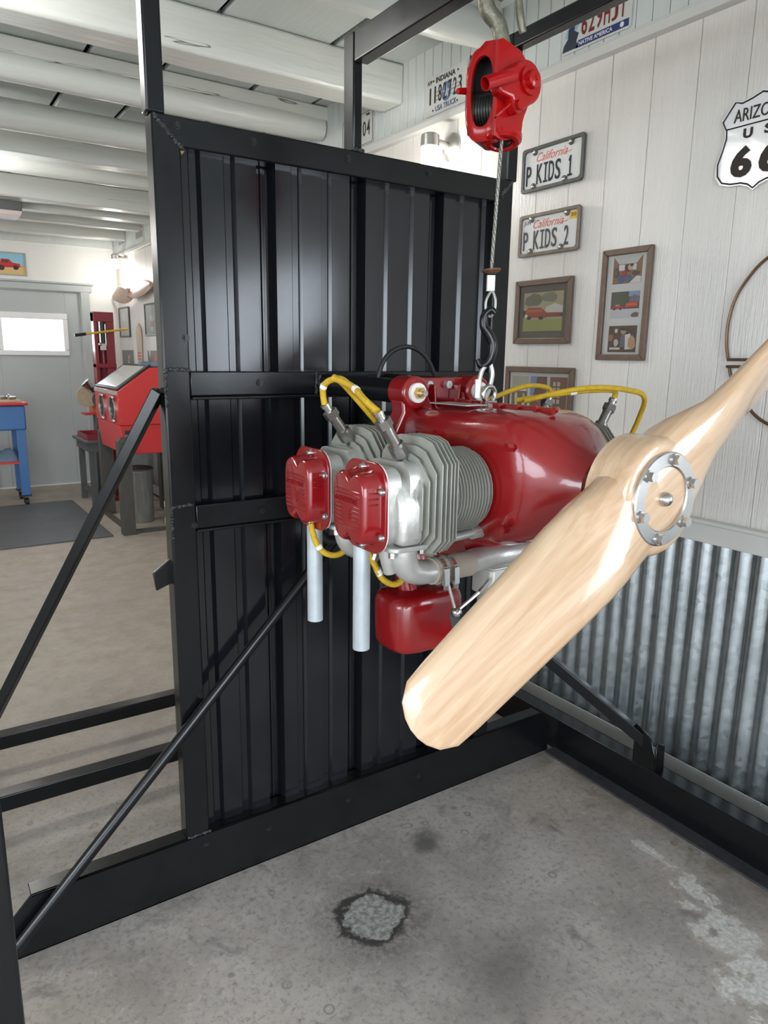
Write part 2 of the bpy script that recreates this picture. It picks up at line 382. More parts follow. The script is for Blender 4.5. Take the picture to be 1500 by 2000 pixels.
def shared(src, name, parent, off):
    o = bpy.data.objects.new(name, src.data); COL.objects.link(o); o.parent = parent; o.location = Vector(off)
    for mo in src.modifiers:
        if mo.type == 'BEVEL':
            b = o.modifiers.new('bevel', 'BEVEL'); b.width = mo.width; b.segments = mo.segments; b.limit_method = 'ANGLE'; b.angle_limit = mo.angle_limit
    return o
XZ = lambda a, b, d: (a, d, b)
XY = lambda a, b, d: (a, b, d)
YZ = lambda a, b, d: (d, a, b)
def rrect(w, h, r, n=5, cx=0.0, cy=0.0):
    p = []
    for sx, sy, a0 in ((1, 1, 0), (-1, 1, 90), (-1, -1, 180), (1, -1, 270)):
        for k in range(n + 1):
            a = R(a0 + 90 * k / n); p.append((cx + sx * (w / 2 - r) + r * math.cos(a), cy + sy * (h / 2 - r) + r * math.sin(a)))
    return p

_tc = {}
def text_geo(s, shear=0.0, bold=0.0, depth=0.0, res=3):
    key = (s, shear, bold, depth)
    if key in _tc: return _tc[key]
    c = bpy.data.curves.new('lettering_source', 'FONT'); c.body = s; c.size = 1.0; c.shear = shear; c.offset = bold; c.extrude = depth; c.resolution_u = res
    o = bpy.data.objects.new('lettering_source', c); COL.objects.link(o)
    dg = bpy.context.evaluated_depsgraph_get()
    me = bpy.data.meshes.new_from_object(o.evaluated_get(dg))
    vs = [v.co.copy() for v in me.vertices]; fs = [list(p.vertices) for p in me.polygons]
    bpy.data.objects.remove(o); bpy.data.curves.remove(c); bpy.data.meshes.remove(me)
    _tc[key] = (vs, fs); return vs, fs
def text(mb, s, fn, a0, b0, w, h, shear=0.0, bold=0.0, depth=0.0012, slope=0.0):
    """letters fitted in a box: left-bottom (a0, b0), width w, height h; fn(a, b, d) -> point, d towards the viewer"""
    vs, fs = text_geo(s, shear, bold, 0.5)
    if s in ('I', '1'): a0 += w * (0.5 - (0.11 if s == 'I' else 0.22)); w *= 0.22 if s == 'I' else 0.44
    x0 = min(v.x for v in vs); x1 = max(v.x for v in vs); y0 = min(v.y for v in vs); y1 = max(v.y for v in vs)
    out = []
    for v in vs:
        a = (v.x - x0) / (x1 - x0) * w; b = (v.y - y0) / (y1 - y0) * h
        out.append(fn(a0 + a, b0 + b + slope * a, (v.z + 0.5) * depth))
    mb.add(out, fs)

# ================================================================== THE SETTING
WX = 2.06          # right wall face
RY = 8.4           # rear wall face
LX = -3.0; FY = -3.0
fl = MB(); fl.add([(-12, -14, 0), (2.2, -14, 0), (2.2, 8.6, 0), (-12, 8.6, 0)], [(0, 1, 2, 3)])
struct(fl.build('floor', m_floor))

# right wall: vertical planks above the chair rail, with a real window near the front
wr = struct(MB().box(WX + 0.03, WX + 0.10, -0.25, RY, 0, 2.9).box(WX + 0.03, WX + 0.10, FY, -2.65, 0, 2.9).box(WX + 0.03, WX + 0.10, -2.65, -0.25, 0, 0.95).box(WX + 0.03, WX + 0.10, -2.65, -0.25, 1.95, 2.9).build('wall_right', m_wall))
y = 8.38; k = 0
while y > FY:
    w = 0.161; y0 = y - w + 0.0012
    z0 = 0.90; z1 = 2.42; segs = [(z0, z1)]
    if y0 < -0.25 and y > -2.65: segs = [(z0, 0.95), (1.95, z1)]
    for a, b in segs:
        MB().box(WX + rng.uniform(0, 0.0012), WX + 0.032, y0, y, a, b).build('plank', m_wall, wr, bevel=0.0016, seg=1)
    y -= w
y = 8.38
while y > FY:
    MB().box(WX - 0.022, WX + 0.02, y - 0.062 + 0.0022, y, 2.41, 2.74).build('beadboard', m_board, wr, bevel=0.003, seg=1)
    y -= 0.062
struct(MB().box(WX - 0.034, WX + 0.01, FY, RY, 2.395, 2.425).box(WX - 0.028, WX + 0.01, FY, RY, 2.425, 2.434).build('trim_1', m_trim, bevel=0.003))
struct(MB().box(WX - 0.030, WX + 0.03, FY, RY, 0.866, 0.925).box(WX - 0.036, WX + 0.03, FY, RY, 0.925, 0.937).build('trim_2', m_trim, bevel=0.003))
# corrugated wainscot sheets
y = 8.37; i = 0
while y > FY:
    y1 = max(y - 0.66, FY); n = max(2, int((y - y1) / 0.0635 * 10)); vs = []; fs = []
    off = 0.0 if i % 2 else 0.001
    for j in range(n + 1):
        yy = y + 0.01 - (y - y1 + 0.02) * j / n; xx = WX - 0.002 - off - 0.0095 * (1 + math.cos(2 * math.pi * yy / 0.0635))
        vs += [(xx, yy, 0.035), (xx, yy, 0.880)]
    for j in range(n): fs.append((2 * j, 2 * j + 2, 2 * j + 3, 2 * j + 1))
    MB().add(vs, fs).build('corrugated_sheet', m_galv, wr, sharp=80)
    y -= 0.66; i += 1
b = MB().box(WX - 0.030, WX - 0.027, FY, RY, 0.02, 0.118).box(WX - 0.030, WX + 0.01, FY, RY, 0.02, 0.023)
struct(b.build('baseboard_right', m_chan, bevel=0.001, seg=1))
# two little rivets at the channel joint and one roofing screw
for q in ((WX - 0.0305, 1.265, 0.078), (WX - 0.0305, 1.262, 0.045), (WX - 0.0305, 0.98, 0.112)):
    MB().sphere(q, 0.0035, 8).build('rivet', m_steel, wr)

# right window (out of frame, seen only in reflections)
w1 = struct(MB().box(WX - 0.03, WX + 0.10, -2.70, -2.63, 0.90, 2.0).box(WX - 0.03, WX + 0.10, -0.27, -0.20, 0.90, 2.0).box(WX - 0.03, WX + 0.10, -2.65, -0.25, 0.90, 0.96).box(WX - 0.03, WX + 0.10, -2.65, -0.25, 1.94, 2.0).build('window_1', m_whitevinyl, bevel=0.004))
MB().box(WX + 0.03, WX + 0.05, -1.46, -1.42, 0.96, 1.94).build('mullion', m_whitevinyl, w1)

# rear wall with the door opening
wb = struct(MB().box(-3.1, 0.726, RY, RY + 0.12, 0, 2.9).box(1.674, 2.2, RY, RY + 0.12, 0, 2.9).box(0.726, 1.674, RY, RY + 0.12, 2.029, 2.9).box(0.726, 1.674, RY + 0.005, RY + 0.12, 0, 0.012).build('wall_rear', m_rear, smooth=False))
MB().box(LX, 2.03, RY - 0.03, RY, 2.50, 2.74).build('frieze_board', m_board, wb)
dr = struct(MB().box(0.725, 0.875, RY + 0.02, RY + 0.065, 0.01, 2.03).box(1.52, 1.675, RY + 0.02, RY + 0.065, 0.01, 2.03).box(0.875, 1.52, RY + 0.02, RY + 0.065, 0.01, 1.39).box(0.875, 1.52, RY + 0.02, RY + 0.065, 1.79, 2.03).build('door_1', m_doorp, bevel=0.003))
wf = MB().box(0.86, 1.534, RY + 0.0, RY + 0.025, 1.746, 1.81).box(0.86, 1.534, RY, RY + 0.025, 1.377, 1.43).box(0.86, 0.91, RY, RY + 0.025, 1.43, 1.746).box(1.484, 1.534, RY, RY + 0.025, 1.43, 1.746)
wf = wf.build('window_frame', m_whitevinyl, dr, label='white vinyl frame round the door light', bevel=0.008)
MB().box(0.89, 1.50, RY + 0.040, RY + 0.046, 1.42, 1.76).build('pane', mat('window_glass', (1, 1, 1), 0.0, trans=1.0), wf)
MB().box(1.675, 1.765, RY - 0.03, RY, 0, 2.10).box(0.64, 0.725, RY - 0.03, RY, 0, 2.10).box(0.60, 1.79, RY - 0.034, RY, 2.035, 2.105).box(0.58, 1.81, RY - 0.05, RY, 2.105, 2.125).build('door_casing', m_doorp, dr, bevel=0.006)
# left and front walls with their openings
struct(MB().box(LX - 0.1, LX, FY, -1.0, 0, 2.9).box(LX - 0.1, LX, 1.4, 8.5, 0, 2.9).box(LX - 0.1, LX, -1.0, 1.4, 0, 0.9).box(LX - 0.1, LX, -1.0, 1.4, 2.1, 2.9).build('wall_left', m_rear))
struct(MB().box(LX - 0.1, -2.9, FY - 0.1, FY, 0, 2.9).box(0.4, 2.2, FY - 0.1, FY, 0, 2.9).box(-2.9, 0.4, FY - 0.1, FY, 2.3, 2.9).build('wall_front', m_rear))

# ceiling: planks with open joints under a dark deck, and beams
ce = struct(MB().box(LX - 0.1, 2.2, FY - 0.1, RY + 0.1, 2.80, 2.86).build('ceiling', m_deck))
def cplanks(ya, yb, edges):
    for a, b in zip(edges[1:], edges[:-1]):
        MB().box(a + 0.013, b - 0.013, ya, yb, 2.705 + rng.uniform(0, 0.008), 2.735).build('ceiling_plank', m_ceil, ce, bevel=0.003, seg=1)
E1 = [2.06, 1.956, 1.609, 1.168, 0.834, 0.44, 0.09, -0.28, -0.66, -1.0, -1.4, -1.8, -2.15, -2.55, -3.0]
E2 = [2.06, 1.677, 1.181, 0.80, 0.42, 0.02, -0.36, -0.8, -1.2, -1.55, -2.0, -2.45, -3.0]
cplanks(3.0, RY, E1); cplanks(FY, 3.0, E2)
def squared(y0, w, zb, x1, sd):
    r = random.Random(sd); n = 22; rings = []
    for i in range(n + 1):
        x = LX + (x1 - LX) * i / n; j = lambda s=0.005: r.uniform(-s, s)
        rings.append([(x, y0 + j(), zb + j()), (x, y0 - 0.004 + j(0.003), 2.706), (x, y0 + w + j(), 2.706), (x, y0 + w + j(), zb + j())])
    return MB().loft(rings).build('beam', m_beam, ce, bevel=0.012, sharp=50)
def logbeam(y0, r0, zb, x1, sd, top=True):
    r = random.Random(sd); n = 26; rings = []
    for i in range(n + 1):
        x = LX + (x1 - LX) * i / n; ring = []
        endf = 0.82 if i == n else 1.0
        for k in range(18):
            a = 2 * math.pi * k / 18
            rr = r0 * endf * (1 + 0.06 * mnoise.noise(Vector((x * 0.9, math.cos(a) * 1.3, math.sin(a) * 1.3 + sd * 7))))
            ring.append((x, y0 + r0 + rr * math.cos(a), zb + r0 + rr * math.sin(a)))
        rings.append(ring)
    o = MB().loft(rings).build('beam', m_beam, ce, sharp=60)
    if top: MB().box(LX, x1 + 0.02, y0 + 0.012, y0 + 2 * r0 - 0.01, zb + 2 * r0 - 0.03, 2.706).build('packing_board', m_beam, ce, bevel=0.006)
    return o
squared(1.15, 0.14, 2.55, WX - 0.02, 1); logbeam(1.66, 0.07, 2.54, WX - 0.05, 11)
logbeam(2.24, 0.072, 2.54, WX - 0.10, 2)
squared(2.96, 0.17, 2.543, WX - 0.02, 3)
logbeam(3.65, 0.065, 2.54, WX - 0.03, 4)
logbeam(4.38, 0.075, 2.535, WX - 0.03, 5, False)
squared(4.95, 0.13, 2.545, WX - 0.02, 6)
logbeam(5.40, 0.07, 2.54, WX - 0.03, 7)
squared(6.30, 0.14, 2.54, WX - 0.02, 8)
squared(6.72, 0.12, 2.535, WX - 0.02, 9)
squared(7.25, 0.13, 2.54, WX - 0.02, 10)
squared(7.85, 0.14, 2.52, WX - 0.02, 12)

# ------------------------------------------------------------------ real lamps
def led_lamp(x, y, z, power, label):
    t = thing('ceiling_lamp', label, 'lamp', (x, y, z))
    MB().cyl((x, y, z), (x, y, z + 0.03), 0.11, n=24).build('lamp_base', m_whitevinyl, t)
    MB().lathe((x, y, z), (0, 0, -1), [(0, 0.10), (0.02, 0.095), (0.035, 0.06), (0.04, 0.01)], 24).build('diffuser', m_led, t)
    d = bpy.data.lights.new('ceiling_lamp_light', 'POINT'); d.energy = power; d.shadow_soft_size = 0.25; d.color = (1.0, 0.97, 0.93)
    o = bpy.data.objects.new('ceiling_lamp_light', d); COL.objects.link(o); o.location = (x, y, z - 0.13)
led_lamp(0.0, 2.66, 2.62, 34, 'round white ceiling lamp over the front left of the workshop')
led_lamp(0.28, 5.20, 2.60, 46, 'round white ceiling lamp between the middle beams at left')
led_lamp(-0.6, 7.05, 2.62, 52, 'round white ceiling lamp near the rear door')

def sconce(y, z, label, power):
    t = thing('wall_sconce', label, 'lamp', (WX, y, z), 'wall sconces along the right wall')
    MB().lathe((WX + 0.002, y, z), (-1, 0, 0), [(0, 0.058), (0.008, 0.058), (0.016, 0.050), (0.026, 0.030), (0.03, 0.012)], 24).build('backplate', m_nickel, t)
    MB().tube([(WX - 0.02, y, z), (WX - 0.06, y, z + 0.004), (WX - 0.09, y, z + 0.006)], 0.017, 12).build('arm', m_nickel, t)
    x = WX - 0.115
    MB().lathe((x, y, z + 0.034), (0, 0, -1), [(0, 0.002), (0, 0.030), (0.006, 0.038), (0.05, 0.039)], 28).build('cap', m_nickel, t)
    MB().lathe((x, y, z - 0.016), (0, 0, -1), [(0, 0.036), (0.075, 0.036), (0.088, 0.026), (0.092, 0.002)], 28).build('lamp_shade', m_lamp, t)
    d = bpy.data.lights.new('sconce_light', 'POINT'); d.energy = power; d.shadow_soft_size = 0.04; d.color = (1.0, 0.96, 0.90)
    o = bpy.data.objects.new('sconce_light', d); COL.objects.link(o); o.location = (x, y, z - 0.17)
sconce(2.62, 2.292, 'brushed nickel wall sconce glowing above the black panel', 7)
sconce(7.93, 2.36, 'small glowing wall sconce in the far corner above the wooden propeller', 8)

# ================================================================== TEST STAND
PY = 1.681
st = thing('engine_test_stand', 'black welded steel engine test stand with ribbed sheet panel and tall gantry arms', 'stand', (1.03, PY, 0))
B = m_black
# channel section base rail: web towards the camera
mb = MB().prism([(0.05, 0.0), (1.86, 0.0), (1.86, 0.11), (1.815, 0.16), (0.128, 0.16), (0.085, 0.115), (0.05, 0.115)], XZ, PY, PY + 0.006)
mb.box(0.128, 1.815, PY, PY + 0.05, 0.154, 0.16).box(0.05, 1.86, PY, PY + 0.05, 0, 0.006)
mb.build('base_rail', B, st, bevel=0.0015, seg=1)
mb = MB().box(1.886, 1.892, -1.2, 2.62, 0, 0.16).box(1.832, 1.892, -1.2, 2.62, 0.153, 0.16)
sr_ = mb.build('side_rail', B, st, bevel=0.0015, seg=1)
MB().box(1.834, 1.886, -1.2, PY - 0.01, 0, 0.008).build('lower_flange', mat('lit_dusty_black', (0.055, 0.055, 0.06), 0.6, var=0.5, vscale=40), sr_, label='dusty lower flange, coloured lighter as lit')  # lighter than the rail: light falling on the flange put into its colour
MB().box(-0.10, 1.886, 2.545, 2.595, 0.10, 0.15).build('cross_bar', B, st, bevel=0.003)
MB().box(-0.10, 1.886, 2.165, 2.215, 0.10, 0.15).build('cross_bar', B, st, bevel=0.003)
MB().box(-0.15, -0.10, 2.0, 2.70, 0.0, 0.15).build('rear_side_rail', B, st, bevel=0.003)
# panel frame with mitred corners
xl, xr, zt = 0.505, 1.556, 1.925; w = 0.062
def frame_bar(name, poly):
    MB().prism(poly, XZ, PY, PY + 0.05).build(name, B, st, bevel=0.004)
frame_bar('post', [(xl, 0.16), (xl + w, 0.16), (xl + w, zt - w), (xl, zt)])
frame_bar('post', [(xr - w, 0.16), (xr, 0.16), (xr, zt), (xr - w, zt - w)])
frame_bar('top_rail', [(xl, zt), (xl + w, zt - w), (xr - w, zt - w), (xr, zt)])
MB().box(xl + w, xr - w, PY + 0.002, PY + 0.05, 1.321, 1.379).box(xl + w, xr - w, PY - 0.012, PY + 0.01, 1.313, 1.321).build('middle_rail', B, st, bevel=0.003)
MB().box(xl + w, xr - w, PY + 0.002, PY + 0.05, 0.998, 1.058).box(xl + w, xr - w, PY - 0.008, PY + 0.01, 0.992, 0.999).build('lower_rail', B, st, bevel=0.003)
# ribbed sheet
prof = [(xl + 0.02, 0)]
x = 0.757 - 0.257 * 1
f0, f1 = 0.0, 0.032
X0 = 0.757
ev = []
for k in range(-1, 4):
    a = X0 + 0.2585 * k
    ev += [(a, f0), (a + 0.008, f1), (a + 0.020, f1), (a + 0.023, f1 - 0.004), (a + 0.028, f1 - 0.004), (a + 0.031, f1), (a + 0.042, f1), (a + 0.050, f0)]
    for q in (0.092, 0.176):
        ev += [(a + q, f0), (a + q + 0.006, 0.010), (a + q + 0.022, 0.010), (a + q + 0.030, f0)]
ev = [e for e in ev if xl + 0.03 < e[0] < xr - 0.02]
ev = [(xl + 0.02, f0)] + ev + [(xr - 0.01, f0)]
vs = []; fs = []
for a, d in ev: vs += [(a, PY + 0.030 + d * 1.0, 0.12), (a, PY + 0.030 + d, zt - 0.02)]
for j in range(len(ev) - 1): fs.append((2 * j, 2 * j + 2, 2 * j + 3, 2 * j + 1))
MB().add(vs, fs).build('ribbed_panel', m_blackpanel, st, sharp=20)
MB().prism([(xl + w + 0.004, zt - w - 0.001), (xl + w + 0.016, zt - w - 0.001), (xl + w + 0.009, zt - w - 0.010)], XZ, PY + 0.022, PY + 0.032).build('bare_corner', mat('bare_tan', (0.42, 0.25, 0.12), 0.6), st, label='small bare tan chip at the frame corner')
# gantry: rear upright, two goal-post uprights, two arms
MB().box(0.497, 0.537, PY + 0.004, PY + 0.044, zt, 2.55).build('upright', B, st, bevel=0.004)
MB().prism([(PY + 0.002, zt), (PY + 0.052, zt), (PY + 0.052, 2.195), (PY + 0.002, 2.195)], YZ, 1.010, 1.036).build('upright', B, st, bevel=0.004)
MB().prism([(PY + 0.001, 2.125), (PY + 0.001, 2.194), (-0.4, 2.194), (-0.4, 2.125)], YZ, 1.010, 1.050).build('gantry_arm', B, st, bevel=0.004)
MB().box(1.532, 1.572, PY + 0.004, PY + 0.044, zt, 2.311).build('upright', B, st, bevel=0.004)
MB().box(1.535, 1.570, -0.4, PY + 0.02, 2.270, 2.312).build('gantry_arm', B, st, bevel=0.004)
# braces
MB().bar((0.500, PY + 0.03, 1.335), (-0.02, 2.195, 0.14), 0.027, 0.027).build('brace', B, st, bevel=0.003)
MB().bar((1.535, PY + 0.02, 0.62), (1.855, 1.27, 0.235), 0.036, 0.036).build('brace', B, st, bevel=0.003)
MB().cyl((0.085, PY - 0.020, 0.050), (1.0, PY - 0.018, 0.985), 0.0140, n=16).build('strut_rod', B, st, label='round black strut running diagonally across the panel')
# foot of the right brace: cut angle standing on the side rail
mb = MB().prism([(1.300, 0.16), (1.220, 0.16), (1.215, 0.20), (1.238, 0.262), (1.300, 0.290)], YZ, 1.835, 1.841)
mb.prism([(1.835, 0.16), (1.882, 0.16), (1.876, 0.24), (1.835, 0.26)], XZ, 1.215, 1.221)
mb.build('brace_foot', B, st, bevel=0.0015, seg=1)
MB().prism([(0.507, 0.862), (0.470, 0.848), (0.464, 0.894), (0.507, 0.925)], XZ, PY + 0.030, PY + 0.042).build('bracket', B, st, bevel=0.002)
# weld beads: lumpy rows
def weld(p0, p1, n, r=0.0055, seed=1):
    rr = random.Random(seed); mb = MB()
    for i in range(n):
        t = i / (n - 1); p = Vector(p0).lerp(Vector(p1), t)
        mb.sphere(p + Vector((rr.uniform(-.0012, .0012), 0, rr.uniform(-.0012, .0012))), r * rr.uniform(0.8, 1.2), 8, (1, 0.55, 1))
    mb.build('weld_bead', m_black2, st)
weld((xl + 0.006, PY, zt - 0.006), (xl + w, PY, zt - w), 13, seed=2)
weld((xr - 0.006, PY, zt - 0.006), (xr - w, PY, zt - w), 13, seed=3)
weld((xl + 0.004, PY - 0.001, 1.383), (xl + w - 0.004, PY - 0.001, 1.383), 11, 0.0045, 4)
weld((xl + 0.003, PY - 0.001, 1.376), (xl + 0.003, PY - 0.001, 1.300), 12, 0.0045, 5)
weld((xl + 0.004, PY - 0.001, 1.060), (xl + w - 0.010, PY - 0.001, 1.062), 10, 0.0045, 6)
weld((xl + 0.003, PY - 0.001, 1.055), (xl + 0.003, PY - 0.001, 0.985), 10, 0.004, 7)
weld((xl + 0.006, PY - 0.001, 0.163), (xl + w, PY - 0.001, 0.163), 10, 0.005, 8)
weld((0.900, PY - 0.001, 1.375), (0.900, PY - 0.001, 1.325), 9, 0.0045, 9)
weld((1.012, PY, zt + 0.003), (1.036, PY, zt + 0.003), 5, 0.005, 10)
# hex head screws
scr = MB().cyl((0, 0.001, 0), (0, -0.002, 0), 0.0085, n=14).hex((0, -0.002, 0), (0, -0.0065, 0), 0.0055).build('screw', m_bolt, st)
first = True
for x, z in [(0.56, 1.905), (0.739, 1.901), (0.993, 1.903), (1.245, 1.904), (1.507, 1.875), (0.56, 1.455), (0.743, 1.352), (0.74, 1.028), (0.561, 1.01), (0.556, 0.129), (0.738, 0.105), (1.0, 0.101), (1.264, 0.091), (0.559, 0.561)]:
    off = Vector((x, PY, z)) - Vector((1.03, PY, 0))
    if first: scr.data.transform(Matrix.Translation(Vector((1.03, PY, 0)))); scr.location = off; first = False
    else: shared(scr, 'screw', st, off)
# engine mount tubes
for x in (0.935, 1.127):
    MB().cyl((x, PY + 0.01, 1.347), (x, 1.338, 1.343), 0.0275, n=24).build('mount_tube', B, st)
weld((0.911, PY - 0.004, 1.330), (0.908, PY - 0.004, 1.366), 6, 0.005, 12)

# near post at the left edge of the picture
t = thing('steel_post', 'black square steel post standing close at the left edge', 'post', (0.025, 0.9, 0))
MB().box(-0.004, 0.046, 0.88, 0.93, 0.008, 2.5).build('post', B, t, bevel=0.004)
MB().box(-0.04, 0.08, 0.84, 0.97, 0.0, 0.008).build('foot_plate', B, t, bevel=0.001)

# ================================================================== ENGINE
CX, CZ = 1.03, 1.196
en = thing('aircraft_engine', 'red and silver four-cylinder opposed aircraft engine mounted on the stand', 'engine', (CX, 1.2, CZ))
def sring(y, hw, zt_, zb_, ex, n=32, cx=CX):
    out = []
    for i in range(n):
        a = 2 * math.pi * i / n; c, s = math.cos(a), math.sin(a)
        out.append((cx + hw * math.copysign(abs(c) ** (2 / ex), c), y, (zt_ + zb_) / 2 + (zt_ - zb_) / 2 * math.copysign(abs(s) ** (2 / ex), s)))
    return out
secs = [(1.37, 0.105, 1.300, 1.08, 5), (1.355, 0.118, 1.312, 1.07, 5), (1.20, 0.125, 1.318, 1.06, 5), (1.00, 0.125, 1.322, 1.06, 5), (0.955, 0.120, 1.314, 1.075, 4),
        (0.915, 0.103, 1.294, 1.10, 3), (0.885, 0.083, 1.270, 1.125, 2.4), (0.862, 0.066, 1.258, 1.135, 2), (0.842, 0.058, 1.252, 1.14, 2)]
case = MB().loft([sring(*q) for q in secs]).build('crankcase', m_case, en, sharp=50)
MB().prism([(0.955, 1.29), (0.975, 1.328), (1.36, 1.330), (1.36, 1.29)], YZ, CX - 0.006, CX + 0.006).build('parting_flange', m_case, case, bevel=0.003)
cb = None
for yy in (0.96, 1.01, 1.06, 1.11, 1.16, 1.21, 1.26):
    for sx in (-1,):
        MB().hex((CX - 0.006, yy, 1.325), (CX - 0.013, yy, 1.325), 0.006).build('case_bolt', m_case, case)
for yy, zz in ((0.955, 1.262), (1.165, 1.268), (0.955, 1.11), (1.165, 1.09), (1.34, 1.26)):
    MB().hex((CX - 0.120, yy, zz), (CX - 0.134, yy, zz), 0.008).build('case_bolt', m_case, case)
dp = [(CX - 0.085, 1.13, 1.3235), (CX - 0.028, 1.13, 1.3235), (CX - 0.028, 1.25, 1.3225), (CX - 0.085, 1.25, 1.3225)]
MB().add(dp + [(p[0], p[1], p[2] + 0.002) for p in dp], [(0, 3, 2, 1), (4, 5, 6, 7), (0, 1, 5, 4), (1, 2, 6, 5), (2, 3, 7, 6), (3, 0, 4, 7)]).build('data_plate', m_alu, en, label='pale rectangular metal data plate on top of the crankcase')
# shaft and flange
MB().cyl((CX, 0.85, CZ), (CX, 0.812, CZ), 0.034, n=28).cyl((CX, 0.812, CZ), (CX, 0.801, CZ), 0.066, n=36).build('propeller_flange', m_steel, en)

def finring(x, Y0, hy, z0, zt_, zb_, ch, th):
    pts = [(Y0 - hy, zb_ + ch), (Y0 - hy + ch, zb_), (Y0 + hy - ch, zb_), (Y0 + hy, zb_ + ch), (Y0 + hy, zt_ - ch * 1.5), (Y0 + hy - ch * 1.2, zt_ - ch * 0.25), (Y0 + hy * 0.35, zt_), (Y0 - hy * 0.35, zt_), (Y0 - hy + ch * 1.2, zt_ - ch * 0.25), (Y0 - hy, zt_ - ch * 1.5)]
    return pts
TXT = 'CONTINENTAL'
def cylinder(side, Y0, zc=1.172):
    mx = (lambda x: x) if side < 0 else (lambda x: 2 * CX - x)
    YZm = lambda a, b, d: (mx(d), a, b)
    body = MB()
    body.cyl((mx(0.915), Y0, zc), (mx(0.79), Y0, zc), 0.066, n=28)
    body.prism(rrect(0.135, 0.135, 0.03, 4, Y0, zc - 0.002), YZm, 0.802, 0.715)
    c = body.build('cylinder', m_alu, en)
    bf = MB()
    for i in range(13):
        x = 0.812 + i * 0.0072; bf.cyl((mx(x), Y0, zc), (mx(x + 0.0018), Y0, zc), 0.082 if i < 11 else 0.075, n=28)
    bf.build('barrel_fins', m_fin, c, kind='stuff', sharp=30)
    for i in range(11):
        x = 0.704 + i * 0.0098; f = min(1.0, i / 6.0); ft = f ** 1.7
        hy = 0.062 + 0.034 * f; zt_ = zc + 0.050 + 0.058 * ft; zb_ = zc - 0.055 - 0.045 * f
        if i > 8: hy -= 0.003 * (i - 8)
        MB().prism(finring(x, Y0, hy, zc, zt_, zb_, 0.028, 0), YZm, x, x + 0.0024).build('cooling_fin', m_fin, c, bevel=0.0006, seg=1)
    # rocker box casting
    rb = MB().prism(rrect(0.118, 0.140, 0.03, 6, Y0, zc - 0.012), YZm, 0.671, 0.706).prism(rrect(0.134, 0.156, 0.036, 6, Y0, zc - 0.012), YZm, 0.668, 0.674)
    rb.build('rocker_box', m_alu, c, bevel=0.004)
    # intake boss under the front of the head and its flange
    bs = MB().prism([(Y0 - 0.078, zc - 0.008), (Y0 - 0.05, zc + 0.042), (Y0 + 0.0, zc + 0.042), (Y0 + 0.0, zc - 0.078), (Y0 - 0.078, zc - 0.078)], YZm, 0.690, 0.742)
    bs.build('intake_boss', m_alu, c, bevel=0.014, seg=3)
    # ---- rocker cover
    zcv = zc - 0.012
    fl_ = MB().prism(rrect(0.140, 0.162, 0.040, 7, Y0, zcv), YZm, 0.6625, 0.6685)
    cov = fl_.build('rocker_cover', m_red, en, label='glossy dark red rocker cover with embossed lettering', bevel=0.0015)
    def outline(s, dz=0.0):
        hw, hh = 0.0555 * s, 0.0665 * s; pts = []
        n = 56
        for i in range(n):
            a = 2 * math.pi * i / n; ca, sa = math.cos(a), math.sin(a)
            yy = hw * math.copysign(abs(ca) ** (2 / 4.2), ca); zz = hh * math.copysign(abs(sa) ** (2 / 4.2), sa)
            notch = math.exp(-((yy / 0.011) ** 2))
            if sa > 0.3: zz -= 0.016 * notch
            if sa < -0.3: zz += 0.014 * notch; yy *= 1 - 0.10 * max(0, (-zz / hh) - 0.4)
            pts.append((yy + Y0, zz + zcv))
        return pts
    dome = MB()
    rings = []
    for x, s in ((0.6635, 1.03), (0.657, 0.985), (0.640, 0.965), (0.634, 0.945), (0.6300, 0.90), (0.6290, 0.86)):
        rings.append([(mx(x), a, b) for a, b in outline(s)])
    dome.loft(rings).build('dome', m_red, cov, sharp=60)
    em = MB()
    f = lambda a, b, d: (mx(0.6292 - d), (Y0 - a) if side < 0 else (Y0 + a), zcv + b)
    def strip(a0, a1, b0):
        em.cyl(f(a0, b0, 0.0), f(a1, b0, 0.0), 0.0022, n=8)
    strip(-0.040, 0.040, 0.030); strip(-0.040, 0.040, 0.023)
    for k in range(5):
        z = 0.003 - k * 0.0075
        strip(-0.040, -0.016, z); strip(0.016, 0.040, z)
    strip(-0.040, 0.040, -0.0355)
    text(em, TXT, f, -0.041, 0.0095, 0.082, 0.0095, bold=0.01, depth=0.0026)
    # winged emblem between the stripes
    for k in range(3):
        q = [(-0.010 + 0.003 * k, -0.006 - 0.007 * k), (0.010, -0.001 - 0.007 * k), (0.009, -0.0045 - 0.007 * k), (-0.004 + 0.003 * k, -0.0095 - 0.007 * k)]
        em.add([f(a, b, d) for d in (0, 0.0018) for a, b in q], [(0, 1, 2, 3), (4, 5, 6, 7), (0, 1, 5, 4), (1, 2, 6, 5), (2, 3, 7, 6), (3, 0, 4, 7)])
    em.build('embossing', m_red, cov)
    sr = MB()
    for k in range(3):
        zz = zcv + 0.030 - k * 0.010
        sr.box(mx(0.639), mx(0.659), Y0 - 0.0560, Y0 - 0.0515, zz, zz + 0.003)
    sr.build('side_rib', m_red, cov, bevel=0.001, seg=1)
    for yy, zz in ((Y0, zcv + 0.071), (Y0 - 0.061, zcv + 0.034), (Y0 - 0.061, zcv - 0.046), (Y0 + 0.061, zcv + 0.034), (Y0 + 0.061, zcv - 0.046), (Y0, zcv - 0.071)):
        MB().lathe((mx(0.6632), yy, zz), (mx(0) - mx(1), 0, 0), [(0, 0.0075), (0.002, 0.0075), (0.002, 0.006), (0.006, 0.006), (0.0085, 0.0045), (0.0095, 0.001)], 14).build('cover_screw', m_steel, cov)
    MB().prism(rrect(0.138, 0.160, 0.039, 7, Y0, zcv), YZm, 0.6685, 0.6705).build('gasket', m_nylon, en)
    return c
